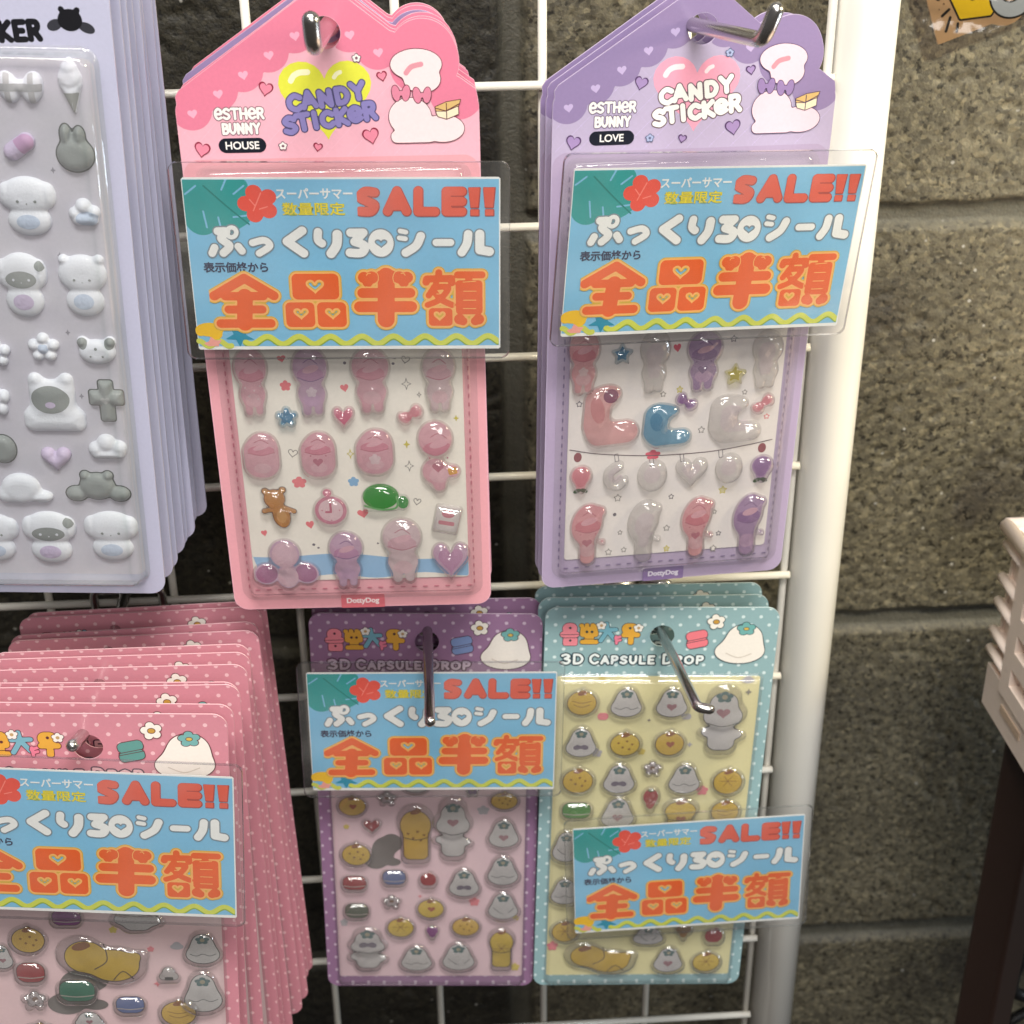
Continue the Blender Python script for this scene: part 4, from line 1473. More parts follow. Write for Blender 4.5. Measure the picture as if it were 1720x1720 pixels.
PPRINT = [('fl', 24.9, -92.1, 3.8, 3.9, 'r'), ('fl', 26.5, -127.3, 5.1, 4.5, 'r'), ('ht', 44.0, -93.5, 2.7, 2.9, 'r'), ('ht', 47.2, -139.9, 3.9, 3.5, 'r'), ('ht', 28.9, -143.7, 2.8, 3.2, 'r'), ('ht', 13.0, -146.5, 2.1, 2.5, 'r'), ('ho', 25.2, -116.6, 3.3, 3.2, 'g'), ('ho', 65.7, -135.8, 2.7, 2.9, 'g'), ('ho', 64.2, -84.1, 2.9, 2.9, 'g'), ('ht', 24.4, -82.8, 2.9, 2.5, 'r'), ('so', 64.1, -92.4, 3.5, 4.8, 'g'), ('so', 68.1, -96.3, 1.8, 2.6, 'g'), ('so', 44.3, -117.1, 2.6, 4.3, 'y'), ('so', 63.7, -122.1, 3.4, 4.7, 'g'), ('ss', 79.9, -105.0, 2.0, 2.7, 'y'), ('ss', 63.2, -114.1, 2.5, 3.4, 'y'), ('fl', 44.7, -127.5, 3.9, 3.8, 'b'), ('dot', 60.8, -83.4, .8, .6, 'k'), ('dot', 60.2, -85.2, 1.0, .9, 'k'), ('dot', 44.6, -84.6, 1.0, 1.1, 'k'), ('dot', 29.5, -151.3, 1.1, 1.0, 'k'), ('dot', 31.0, -152.6, .9, .7, 'k'), ('dot', 51.5, -151.4, .7, .7, 'k')]
UPRINT = [('st', 63.9, -83.3, 2.9, 3.0, 'k'), ('st', 46.3, -100.9, 2.7, 3.2, 'y'), ('st', 40.6, -102.3, 2.4, 2.5, 'g'), ('st', 69.5, -103.4, 2.2, 2.4, 'g'), ('st', 11.5, -104.1, 2.6, 2.8, 'k'), ('st', 55.1, -116.8, 2.9, 3.2, 'g'), ('st', 78.3, -113.2, 2.5, 2.5, 'r'), ('st', 26.5, -141.5, 3.3, 3.6, 'g'), ('st', 46.0, -142.5, 2.3, 2.6, 'k'), ('st', 64.8, -141.3, 3.6, 3.8, 'y'), ('st', 28.0, -155.7, 2.1, 2.3, 'g'), ('st', 45.1, -155.3, 2.9, 3.1, 'g'), ('st', 64.7, -159.1, 2.3, 2.5, 'k'), ('st', 24.1, -163.5, 3.0, 3.3, 'g'), ('st', 29.7, -163.0, 2.4, 2.7, 'g'), ('st', 45.6, -163.9, 2.7, 3.2, 'y'), ('st', 63.2, -165.3, 3.0, 3.3, 'g'), ('st', 62.5, -150.0, 2.0, 2.2, 'g'), ('dot', 25.7, -148.1, 1.3, 1.4, 'k'), ('ht', 44.5, -85.6, 2.6, 3.2, 'R'), ('dot', 11.6, -124.3, 2.8, 3.7, 'm'), ('dot', 77.8, -125.4, 2.9, 3.8, 'm'), ('clip', 25.4, -125.5, 1.5, 3.2, 'k'), ('clip', 38.1, -128.2, 1.5, 3.2, 'k'), ('clip', 48.9, -127.2, 1.5, 3.2, 'k'), ('clip', 62.9, -126.6, 1.6, 3.2, 'k'), ('fl', 38.3, -125.2, 5.6, 3.9, 'R')]


def dots_sd(px, py, ox, oy, r):
    def f(X, Y):
        a = np.hypot((X - ox + px / 2) % px - px / 2, (Y - oy + py) % (2 * py) - py)
        b = np.hypot((X - ox) % px - px / 2, (Y - oy) % (2 * py) - py)
        return np.minimum(a, b) - r
    return f


def capsule_card(v):
    C = {'pink': ('#cf8a98', '#eabfc6', '#ecccd0', '#5c2c33', '#5f9a94'), 'purple': ('#9a7699', '#cfbbcf', '#e9cbd3', '#4b2c3a', '#7f97c6'), 'blue': ('#92b3b8', '#d2e4e6', '#e8e1ae', '#33474d', '#ea7f8a')}[v]
    b = MB()
    out = SUB(rbox(45, -95, 90, 190, 5), ell(45.3, -12.6, 4.7, 4.7))
    bb = (-1, -191, 91, 1)
    b.flat(out, bb, ink(C[0]), .55, z=0, back=-.5, side=ink(C[1]))
    b.flat(I(dots_sd(6.85, 3.6, 7.5, -4.1, .72), OFF(out, -.25)), bb, ink(C[1]), .3)
    b.flat(rbox(45.2, -107.5, 79.8, 153.5, .8), (4, -186, 87, -29), ink(C[2]), .6)
    ln = ink(C[3])
    # soft pastel lettering in blocks
    pk_, og, bl_, hp = ('#ee8f9c', '#e2ab45', '#79b2c4', '#e8839c')

    def blob(s_, q, col, o=.24):
        b.flat(OFF(s_, o), q, ln, .22)
        b.flat(s_, q, ink(col), .22)
    P1 = lambda x, y: PC(x, y)
    q = (4, -18, 40, -5)
    k1 = U(rbox(*P1(248, 232), 5.6, 5.0, 2.4), rbox(*P1(245, 266), 7.4, 2.5, 1.2), rbox(*P1(247, 308), 5.6, 3.6, .9))
    blob(k1, q, pk_)
    k2 = U(rbox(*P1(362, 250), 7.0, 4.6, 1.2), circ(*P1(318, 214), .9), circ(*P1(350, 212), .9), circ(*P1(384, 212), .9), circ(*P1(410, 216), .9), rbox(*P1(360, 310), 7.2, 1.9, .95), rbox(*P1(360, 290), 3.6, 2.6, 1))
    blob(k2, q, og)
    k3 = strokes(mp(PC, [[(466, 203), (470, 240)], [(428, 240), (520, 237)], [(470, 245), (428, 302)], [(472, 245), (512, 294)]]), .85)
    blob(k3, q, bl_)
    k4 = strokes(mp(PC, [[(520, 278), (522, 318)], [(516, 288), (548, 278)], [(522, 304), (546, 298)]]), .55)
    blob(k4, q, hp)
    k5 = U(rbox(*P1(603, 232), 6.0, 4.8, 2.3), rbox(*P1(608, 268), 7.2, 2.1, 1.0), rbox(*P1(607, 302), 2.2, 3.6, 1.0))
    blob(k5, q, og)
    eyes = U(circ(*P1(250, 227), .5), circ(*P1(247, 301), .5), circ(*P1(348, 250), .55), circ(*P1(378, 250), .55), circ(*P1(605, 228), .55))
    b.flat(U(strokes([[P1(182, 268), P1(305, 264)], [P1(198, 286), P1(298, 284)]], .12), strokes([[P1(310, 292), P1(415, 292)]], .12), eyes), q, ln, .2)
    for x, y in ((435, 213), (655, 227)):
        c_ = P1(x, y)
        blob(flower(*c_, 3.9, 3.7), cbb(*c_, 5, 5), '#f2efe9', .2)
        b.flat(circ(*c_, .62), cbb(*c_, 2, 2), ink('#c0a070'), .2)
    L = word('3D', 11.0, -22.9, 8.6, 4.0, 0, .16) + word('CAPSULE', 30.4, -22.9, 25.2, 4.0, 0, .2, (0,)) + word('DROP', 54.0, -22.9, 16.0, 4.0, 0, .2, (0,))
    bubble(b, L, .52, ink('#e7efef' if v == 'blue' else C[1]), ink('#2f4650' if v == 'blue' else '#56354a'), .5, .2)
    # macaron, flower, plain white dumpling with a flower on top
    c_ = P1(1000, 293)
    s_ = U(rbox(c_[0], c_[1] + 1.7, 8.2, 3.9, 1.7, .22), rbox(c_[0] + .4, c_[1] - 1.8, 8.2, 3.8, 1.6, .22))
    blob(s_, cbb(*c_, 11, 10), C[4], .26)
    zz = [[(c_[0] - 3.9, c_[1] - 1.0), (c_[0] + 4.2, c_[1] + .9)], [(c_[0] - 3.7, c_[1] - 1.8), (c_[0] + 4.4, c_[1] + .1)]]
    b.flat(strokes(zz, .13), cbb(*c_, 11, 10), ln, .2)
    c_ = P1(1117, 190)
    blob(flower(*c_, 7.0, 6.8, 5, .2), cbb(*c_, 8, 8), '#f1ede4', .26)
    b.flat(ell(*c_, 1.35, 1.1), cbb(*c_, 4, 4), ln, .2)
    b.flat(ell(*c_, 1.1, .85), cbb(*c_, 4, 4), ink('#c79a45'), .2)
    du = SU(4, ell(77.2, -13.6, 6.9, 6.3), ell(75.8, -19.4, 9.6, 5.4))
    blob(du, cbb(76, -16.5, 23, 20), '#efeae2', .3)
    blob(flower(77.6, -9.3, 7.2, 5.9, 5, .1), cbb(77.6, -9.3, 9, 8), '#74b0ae', .24)
    b.flat(ell(77.6, -9.3, 1.2, .8), cbb(77.6, -9.3, 4, 4), ln, .2)
    b.flat(ell(77.6, -9.3, .95, .58), cbb(77.6, -9.3, 4, 4), ink('#d6b45a'), .2)
    b.flat(strokes([smooth_pts([(70.5, -20.2), (75.5, -22.2), (80.5, -20.4)], 5)], .2), (68, -24, 83, -18), ink('#cfc6bb'), .2)
    # little flat prints on the inner sheet
    KC = {'y': '#d9c46a', 'g': '#b5b2b8', 'r': '#e58a92', 'k': '#8f8a80', 'd': '#77716f'}
    PR = {'blue': [('fl', 23.0, -32.0, 2.9, 3.4, 'y'), ('cl', 80.4, -32.6, 5.2, 4.3, 'g'), ('mc', 24.1, -49.4, 4.3, 4.1, 'r'), ('mc', 57.2, -49.5, 4.0, 3.5, 'g'), ('st', 42.5, -51.2, 1.7, 2.0, 'k'), ('st', 59.5, -62.9, 2.7, 3.2, 'g'), ('fl', 66.2, -85.5, 5.2, 5.0, 'r'), ('fl', 7.6, -167.5, 4.9, 5.4, 'r'), ('fl', 22.4, -66.8, 4.6, 4.4, 'g'), ('st', 81, -38, 3, 3.4, 'k'), ('fl', 40.2, -66.2, 3.6, 3.4, 'y')],
          'purple': [('fl', 67.6, -93.5, 5.2, 4.9, 'g'), ('fl', 64.1, -142.1, 4.7, 4.9, 'r'), ('fl', 8.3, -153.5, 3.4, 4.4, 'g'), ('fl', 82.0, -178.9, 4.2, 4.6, 'y'), ('sp', 26.0, -114.5, 16, 20, 'd'), ('fl', 82, -151, 3, 3, 'y'), ('st', 41, -139, 2, 2, 'r'), ('fl', 11, -102, 2.6, 2.6, 'y')],
          'pink': [('sp', 34.5, -113, 22, 24, 'd'), ('cl', 69.5, -94.5, 4.6, 4.2, 'g'), ('fl', 48.2, -87, 3, 3, 'y'), ('st', 62, -111, 3, 3, 'r'), ('fl', 60.5, -95.5, 2.6, 2.6, 'r')]}[v]
    for k, x, y, w, h, c in PR:
        s_ = {'fl': flower(x, y, w, h), 'cl': SU(.3, ell(x, y, w / 2, h * .3), circ(x, y + h * .15, h * .35)), 'mc': rbox(x, y, w, h * .8, h * .35), 'st': star(x, y, w, h, 4, .4),
              'sp': SU(1.5, ell(x, y, w * .3, h * .34), ell(x - w * .2, y - h * .28, w * .3, h * .2), ell(x + w * .22, y + h * .2, w * .28, h * .24), ell(x + w * .25, y - h * .3, w * .2, h * .1))}[k]
        b.flat(s_, cbb(x, y, w, h, 2), ink(KC[c]), .25)
    return b.mesh('card')


def lilac_card():
    b = MB()
    out = rbox(50, -107.5, 100, 215, 5)
    b.flat(out, (-1, -216, 101, 1), ink('#b9bad2'), 1, z=0, back=-.6, side=ink('#e7e3ee'))
    L = word('KER', 74.3, -32.4, 11.6, 4.7, .06, .16)
    bubble(b, L, .85, ink('#15151c'), None, 0, .2)
    s_ = SU(.5, ell(88.6, -29.2, 3.4, 3.0), circ(86.4, -26.3, .8), circ(90.8, -26.5, .8))
    b.flat(U(ell(84.2, -30.6, 2.2, 1.5, .4), ell(93.0, -31.2, 2.4, 1.4, -.4)), cbb(88.6, -30, 16, 9), ink('#33343c'), .2)
    b.flat(s_, cbb(88.6, -29, 12, 10), ink('#14141a'), .2)
    b.flat(rbox(51, -123.5, 86, 168, 3), (6, -209, 95.5, -38), ink('#cbc6d4'), .8)
    for x, y in ((79, -71.5), (60.5, -72.5), (78, -97.2), (77.6, -121.8), (79.5, -143), (63, -150.6), (78.5, -186), (58.8, -188.5)):
        b.flat(star(x, y, 1.9, 2.2, 4, .4), cbb(x, y, 2.4, 2.6), ink('#8d8996'), .2, dz=.002)
    return b.mesh('card')


M_BLIS = film('blister_plastic', (.97, .97, .97, 1), .04, .3, 55, 1.5, .0014, (.70, .70, .70, 1), .05)
M_TRAY = film('tray_plastic', (.965, .97, .97, 1), .04, .15, 30, 2.2, .001, (.34, .52, .46, 1), .10)


def blister(x0, y0, x1, y1, r, H, flange=2.2, slope=2.6, mat=None, res=.9, rim=0):
    b = MB()
    w, h = x1 - x0, y1 - y0
    sd = rbox((x0 + x1) / 2, (y0 + y1) / 2, w, h, r)

    def hf(X, Y, d):
        t = np.clip((d - flange) / slope, 0, 1)
        z = .62 + H * t * t * (3 - 2 * t)
        if rim:
            t2 = np.clip((d - flange - slope - 1.6) / 2.2, 0, 1)
            z = z - rim * t2 * t2 * (3 - 2 * t2)
        return z + .10 * np.sin(X * .35 + Y * .21) * np.clip(d / 6, 0, 1) + .07 * np.sin(Y * .5 - X * .17) * np.clip(d / 6, 0, 1)
    b.puffy(sd, (x0 - 1, y0 - 1, x1 + 1, y1 + 1), mat or M_BLIS, hf, res)
    return b.mesh('blister')


CARD_PINK, CARD_LILAC = esther_card('pink'), esther_card('purple')
CAP_PINK, CAP_PURPLE, CAP_BLUE = capsule_card('pink'), capsule_card('purple'), capsule_card('blue')
CARD_TRAY = lilac_card()
BL_HOUSE = blister(3.4, -173.0, 87.2, -19.8, 5, 4.2)
BL_CAP = blister(4.4, -187.8, 86.2, -29.2, 1.6, 3.4, .5, 1.6)
BL_TRAY = blister(4.6, -210.4, 95.6, -36.0, 5, 6.5, .8, 1.6, M_TRAY, .8, 1.3)


def pack(card, bl, mw, label, group):
    t = thing('sticker_pack', label, 'sticker pack', mw, group)
    obj('card', card, t)
    obj('blister', bl, t)
    return t


ORD = ['', 'second', 'third', 'fourth', 'fifth', 'sixth', 'seventh', 'eighth', 'ninth', 'tenth', 'eleventh', 'twelfth']


def stack(card, bl, front_mw, pivot, items, desc, group):
    """the packs hanging behind a front pack on the same hook; items: (world shift, yaw, pitch, roll)"""
    for i, (sh, ang) in enumerate(items):
        R = rotm(*ang)
        p0 = front_mw @ Vector(pivot) + Vector(sh)
        loc = p0 - R @ Vector(pivot)
        pack(card, bl, Matrix.Translation(loc) @ R.to_4x4(), f'{ORD[i + 1]} {desc}', group)


# pink house shaped packs
mwp = pose((-.1149, -.0724, .0126), (-2.18, .25, -.19))
t = pack(CARD_PINK, BL_HOUSE, mwp, 'pink house shaped card of pink gummy stickers hanging at the front of its hook', 'house shaped sticker packs')
PINK = [('fig', 14.1, -90.5, 11.6, 25.2, 'pk'), ('fig', 33.2, -90.8, 12.5, 25.2, 'mv'), ('fig', 52.7, -90.8, 13.4, 23.9, 'pk'), ('fig', 74.8, -91.2, 11.7, 23.3, 'pl'), ('flower', 24.4, -103.2, 8.2, 8.4, 'bl'), ('heart', 43.0, -104.0, 7.9, 9.1, 'pk2'), ('bow', 65.0, -103.2, 9.6, 7.0, 'rd', 30), ('dome', 14.8, -117.0, 13.1, 18.3, 'pk'), ('dome', 33.6, -117.2, 12.8, 18.2, 'pk'), ('dome', 52.4, -116.6, 13.7, 18.2, 'pk'), ('fig2', 73.6, -118.8, 15.0, 27.3, 'pk'), ('teddy', 18.7, -136.5, 13.3, 16.5, 'or'), ('clock', 36.3, -137.2, 13.4, 15.9, 'pk'), ('turtle', 55.1, -134.0, 16.1, 12.0, 'gr'), ('tile', 75.7, -142.4, 11.0, 12.9, 'wh', -12), ('wing', 19.2, -158.8, 23.5, 20.8, 'mv'), ('fig', 40.4, -157.3, 12.7, 22.9, 'mv'), ('fig', 59.8, -154.3, 14.5, 26.3, 'pl'), ('heart', 76.4, -159.4, 13.7, 16.5, 'mv')]
for s in PINK:
    gel_sticker(t, *s)
stack(CARD_PINK, BL_HOUSE, mwp, (.0456, .0215, 0), [((.0002, .009, -.0005), (-2.6, .4, .3)), ((.0, .0165, -.001), (-1.6, .2, -.5)), ((-.0012, .034, -.0015), (-1.0, .2, -.2)), ((-.0014, .045, -.002), (-2, .5, .4))],
      'pink house shaped sticker pack from the front of its stack', 'house shaped sticker packs')

p0 = mwp @ Vector((.0456, .0215, 0)) + Vector((-.0010, .025, -.001))
R0 = rotm(-2.4, .6, .7)
pack(CARD_LILAC, BL_HOUSE, Matrix.Translation(p0 - R0 @ Vector((.0456, .0215, 0))) @ R0.to_4x4(), 'lilac house shaped sticker pack caught in the middle of the pink stack', 'house shaped sticker packs')

# lilac house shaped packs
mwu = pose((-.0023, -.0682, .0106), (5.79, 1.92, .86))
t = pack(CARD_LILAC, BL_HOUSE, mwu, 'lilac house shaped card of pink, clear and blue gummy stickers, front of its hook', 'house shaped sticker packs')
PURP = [('fig', 12.5, -88.6, 11.7, 24.3, 'rd'), ('star', 25.5, -86.5, 8.2, 8.8, 'bl'), ('fig', 36.9, -89.8, 10.7, 23.2, 'cl'), ('fig', 54.1, -90.5, 13.0, 22.8, 'pu'), ('star', 65.4, -96.4, 8.6, 9.0, 'ye'), ('fig', 76.1, -91.2, 11.0, 21.7, 'cl'), ('boot', 22.0, -109.4, 20.1, 25.4, 'rd2'), ('boot', 42.7, -114.5, 18.9, 17.7, 'bl'), ('bow', 48.9, -105.5, 8.8, 6.4, 'pu', -35), ('boot', 66.9, -113.5, 20.1, 19.2, 'cl'), ('bow', 76.4, -108.1, 9.4, 6.4, 'rd', 40), ('berry', 13.0, -132.8, 8.8, 11.9, 'rd'), ('crescent', 25.2, -132.1, 9.8, 12.9, 'cl'), ('round', 38.5, -133.1, 10.9, 12.7, 'cl'), ('heart', 52.6, -133.3, 11.9, 12.4, 'cl'), ('round', 66.3, -132.3, 10.1, 12.1, 'cl'), ('berry', 78.4, -133.5, 9.2, 11.8, 'pu'), ('curl', 16.3, -154.9, 13.9, 27.3, 'rd'), ('curl', 36.9, -155.1, 13.1, 27.2, 'cl'), ('curl', 56.4, -155.2, 13.2, 27.3, 'rd'), ('curl', 75.6, -155.8, 13.1, 27.9, 'pu')]
for s in PURP:
    gel_sticker(t, *s)
stack(CARD_LILAC, BL_HOUSE, mwu, (.0456, .0215, 0), [((-.0014, .0085, -.0008), (5.2, 1.5, .7)), ((-.0026, .0155, -.0014), (5.6, 1.5, .5))],
      'lilac house shaped sticker pack from the front of its stack', 'house shaped sticker packs')

# dotted packs
mwc = pose((-.093, -.0356, -.189), (-2.56, -1.19, 1.51))
t = pack(CAP_PURPLE, BL_CAP, mwc, 'front purple dotted card of clear drop stickers on a pink sheet', 'dotted sticker packs')
CP = [('oval', 13.8, -90.8, 12.4, 11.8), ('oval', 76.2, -88.1, 12.4, 10.5), ('oval', 14.6, -116.0, 13.3, 13.5), ('oval', 45.5, -145.2, 12.5, 12.3), ('oval', 32.4, -155.8, 12.6, 12.5), ('oval', 60.4, -155.3, 13.0, 12.0), ('yfig', 39.6, -105.5, 15.8, 29.8), ('yfig', 76.0, -168.0, 12.4, 23.6), ('wfig', 55.1, -103.0, 17.1, 32.2), ('puff', 76.2, -105.0, 14.2, 16.6), ('puff', 76.1, -124.8, 14.7, 17.5), ('puff', 76.4, -143.9, 14.6, 16.7), ('puff', 59.7, -131.3, 14.5, 16.8), ('wfig', 18.0, -168.3, 17.9, 24.5), ('puff', 39.0, -173.4, 15.2, 16.0), ('puff', 57.3, -172.5, 15.9, 17.4), ('mac', 13.4, -131.7, 11.1, 9.9, 'rd'), ('mac', 30.2, -128.7, 11.0, 10.3, 'bl'), ('mac', 13.9, -146.9, 11.2, 10.6, 'gy'), ('heart', 21.6, -101.8, 8.2, 8.0, 'rd'), ('apple', 44.6, -129.5, 8.4, 9.4, 'rd'), ('berry', 46.0, -158.5, 6.4, 8.5, 'pu'), ('flower', 28.2, -87.1, 8.8, 8.0, 'cl'), ('flower', 28.9, -141.7, 8.8, 7.9, 'cl'), ('flower', 63.1, -83.0, 6.5, 7.2, 'pu'), ('puff', 40.0, -78.7, 12.3, 12.7)]
for s in CP:
    drop_sticker(t, *s)
stack(CAP_PURPLE, BL_CAP, mwc, (.0453, -.009, 0), [((.0004, .012, -.001), (-2.2, -.6, .3))],
      'purple dotted sticker pack from the front, behind the sale sign', 'dotted sticker packs')

mwb = pose((-.0025, -.0435, -.186), (-1.84, -1.55, 1.7))
t = pack(CAP_BLUE, BL_CAP, mwb, 'front light blue dotted card of clear drop stickers on a yellow sheet', 'dotted sticker packs')
CB = [('oval', 15.5, -42.4, 13.1, 13.6), ('oval', 33.5, -62.1, 13.3, 13.2), ('oval', 51.4, -61.8, 13.0, 13.6), ('oval', 15.3, -79.9, 13.8, 14.4), ('oval', 76.3, -80.6, 13.2, 14.5), ('puff', 33.1, -42.4, 14.1, 15.5), ('puff', 51.1, -42.5, 14.1, 15.6), ('puff', 15.9, -61.3, 13.9, 16.0), ('puff', 32.0, -79.1, 14.5, 16.4), ('puff', 58.6, -79.2, 14.5, 16.5), ('wfig', 71.8, -51.1, 19.2, 32.4), ('flower', 45.2, -74.3, 8.7, 8.2, 'cl'), ('berry', 45.4, -89.6, 7.8, 13.1, 'rd'), ('mac', 15.3, -95.3, 13.1, 10.5, 'gr'), ('puff', 32.3, -96.2, 15.3, 17.6), ('yfig', 58.1, -98.6, 15.7, 19.4), ('oval', 76.4, -95.6, 12.8, 13.2), ('puff', 11.8, -113.4, 13.2, 18.0), ('puff', 12.0, -137.1, 13.5, 15.8), ('oval', 12.8, -158.9, 12.6, 13.4), ('lie', 28.4, -174.5, 31.5, 18.7), ('puff', 58.2, -175.3, 14.3, 15.8), ('puff', 48.7, -161.6, 14.9, 11.6), ('acorn', 63.8, -159.3, 8.9, 10.6, 'or'), ('apple', 77.0, -161.9, 9.7, 10.7, 'rd'), ('oval', 74.8, -176.5, 13.2, 12.9)]
for s in CB:
    drop_sticker(t, *s)
stack(CAP_BLUE, BL_CAP, mwb, (.0453, -.009, 0), [((-.0018, .0105, -.0012), (-1.4, -.8, .9)), ((-.0022, .021, -.002), (-2.2, -.4, .3))],
      'light blue dotted sticker pack from the front of its stack', 'dotted sticker packs')

mwl = pose((-.2018, -.1257, -.1653), (0, -3, 3.4))
t = pack(CAP_PINK, BL_CAP, mwl, 'pink dotted card of clear drop stickers at the front of the deep lower left stack', 'dotted sticker packs')
LLS = [('mac', 33.0, -81.5, 11.0, 8.7, 'pu'), ('wfig', 56.7, -79.4, 18.5, 17.4), ('oval', 19.3, -90.5, 12.6, 13.2), ('lie', 43.6, -100.3, 31.2, 22.0), ('puff', 78.3, -95.0, 13.5, 15.4), ('mac', 18.9, -105.4, 10.9, 11.5, 'rd'), ('mac', 34.1, -113.8, 13.8, 12.5, 'tg'), ('onigiri', 66.1, -106.3, 8.8, 8.2, 'cl'), ('puff', 77.6, -114.7, 15.3, 20.1), ('mac', 52.0, -120.3, 11.1, 10.1, 'bl'), ('oval', 68.7, -123.9, 13.8, 13.6), ('flower', 19.4, -117.4, 9.4, 9.2, 'cl'), ('puff', 37.3, -126.8, 11.4, 8.5), ('puff', 10, -98, 8, 12), ('oval', 20, -133, 13, 12), ('mac', 55, -136, 12, 11, 'gr'), ('puff', 76, -139, 14, 15), ('lie', 40, -150, 28, 18), ('oval', 70, -156, 13, 12)]
for s in LLS:
    drop_sticker(t, *s)
its = []
for i in range(10):
    y = .0085 + .0088 * i + (0, .002, -.0022, .0014, 0, -.003, .001, -.0016, .0022, -.001)[i]
    k = min(1, (i + 1) / 8)
    its.append(((.0006 + .0032 * k + .0008 * math.sin(i * 2.3), y, -.0008 - .143 * y + .0007 * math.sin(i * 1.7)), (-.6 + .5 * math.sin(i * 2.1), -3 + 3.2 * k, 3.4 - 4.6 * k + 1.0 * math.sin(i * 3.1 + .4))))
stack(CAP_PINK, BL_CAP, mwl, (.0453, -.009, 0), its, 'pink dotted sticker pack in the fanned stack', 'dotted sticker packs')

# lilac tray packs at the left
mwt = pose((-.2263, -.0818, .0699), (-2, 0, 2.2))
t = pack(CARD_TRAY, BL_TRAY, mwt, 'front pale lilac card of frosted puffy animal stickers in a clear tray', 'lilac tray sticker packs')
LW = [('bow', 72.7, -47.8, 13.0, 11.0, 'gg'), ('icecream', 86.9, -47.0, 8.3, 16.1, 'wh'), ('pill', 70.2, -64.7, 9.9, 8.6, 'pl', 35), ('blob', 86.1, -64.8, 11.2, 13.8, 'gy'), ('pup', 70.6, -82.1, 17.0, 18.3, 'wh'), ('cloud', 86.9, -83.2, 10.1, 10.8, 'bw'), ('pup', 66.1, -106.4, 15.3, 20.8, 'bk'), ('cat', 84.2, -106.1, 15.3, 20.4, 'wh'), ('flower', 69.8, -126.7, 10.2, 9.9, 'wh'), ('panda', 86.1, -127.2, 12.4, 10.3, 'wh'), ('bear', 70.5, -145.6, 20.0, 20.9, 'wh'), ('cross', 87.3, -144.3, 10.7, 13.9, 'gy'), ('round', 52.7, -161.5, 8.3, 9.7, 'gy'), ('heart', 69.3, -165.1, 9.8, 8.9, 'pl'), ('cloud', 86.0, -160.2, 13.2, 10.1, 'wh'), ('lying', 57.8, -175.5, 18.7, 11.3, 'wh'), ('bat', 81.3, -174.9, 20.2, 11.3, 'gy'), ('pup', 63.9, -193.4, 17.8, 19.8, 'bk'), ('pup', 84.1, -192.7, 17.9, 18.9, 'wh'), ('pup', 46.3, -193.6, 15.5, 18.0, 'wh'), ('flower', 52.9, -144.4, 9.2, 12.3, 'bw'), ('flower', 55.1, -128.7, 9.1, 9.9, 'wh')]
for s in LW:
    foam_sticker(t, *s)
its = []
for i in range(7):
    y = .0085 + .0062 * i + (0, -.0015, .0018, 0, -.002, .0015, 0)[i]
    its.append(((.0012 + .0006 * i + .0006 * math.sin(i * 2.7), y, .0006 * i), (-2.2 + .4 * math.sin(i * 1.9), .4, 2.2 - .12 * i + .4 * math.sin(i * 2.9))))
stack(CARD_TRAY, BL_TRAY, mwt, (.05, 0, 0), its, 'pale lilac sticker pack from the front of the left stack', 'lilac tray sticker packs')


b = MB()
b.flat(rbox(50, -107.5, 100, 215, 5), (-1, -216, 101, 1), ink('#35203e'), 1, z=0, back=-.6)
t = thing('sticker_pack', 'dark plum sticker pack half hidden behind the pale lilac stack', 'sticker pack', pose((-.2261, -.0206, .0735), (-2, 0, .8)), 'sticker packs at the left')
b.build('card', t)
obj('blister', BL_TRAY, t)


# ------------------------------------------------------------------ hooks
def rounded(pts, r, n=5):
    o = [pts[0]]
    for a, b, c in zip(pts[:-2], pts[1:-1], pts[2:]):
        a, b, c = map(np.array, (a, b, c))
        u, v = a - b, c - b
        d = min(r, .45 * np.linalg.norm(u), .45 * np.linalg.norm(v))
        p, q = b + u / np.linalg.norm(u) * d, b + v / np.linalg.norm(v) * d
        for k in range(n + 1):
            s = k / n
            o.append(tuple((1 - s) ** 2 * p + 2 * s * (1 - s) * b + s * s * q))
    o.append(pts[-1])
    return o


def hook(pts, r, label, row):
    b = pts[0]
    t = thing('display_hook', label, 'hook', Matrix.Translation(b), 'chromed display hooks on the grid')
    rel = [tuple(np.array(p) - np.array(b)) for p in pts]
    MB(1).tube(rounded(rel, .005), r, M_STEEL, 18, round_end=True).build('rod', t)
    zr = row - b[2]
    for s in (-1, 1):
        x = s * .0135
        MB(1).tube(rounded([(0, .0, 0), (x, 0, 0), (x, 0, zr - .004), (x, .0022, zr - .0105)], .003), .0017, M_STEEL, 12, round_end=True).build('prong', t)
    return t


hook([(-.0665, -.0068, .012), (-.0667, -.017, .0300), (-.0698, -.115, .0337), (-.0699, -.1165, .0408)], .0024, 'short chromed hook with upturned tip through the pink house shaped pack', 0)
hook([(.0275, -.0068, .005), (.0338, -.032, .0266), (.0502, -.115, .0329), (.0528, -.116, .0408)], .0022, 'chromed hook with upturned tip slanting right from the lilac house shaped pack', 0)
hook([(-.0478, -.0068, -.199), (-.0475, -.101, -.1952), (-.0473, -.1035, -.193)], .0019, 'long chromed hook running down over the purple dotted pack and its sale sign', -.25)
hook([(.0380, -.0068, -.199), (.0463, -.1, -.1949), (.0503, -.1005, -.1955)], .0019, 'chromed hook with a bent end in front of the light blue dotted pack', -.25)
hook([(-.1668, -.0068, -.192), (-.1580, -.125, -.1762), (-.1595, -.135, -.1734)], .0021, 'chromed hook seen end on in the hole of the pink dotted pack', -.2)


# ------------------------------------------------------------------ basket, post, tag, cable at the right
M_BASK = plain('cream_plastic', '#f1e1d6', .45, 0, .1, .1, 300)


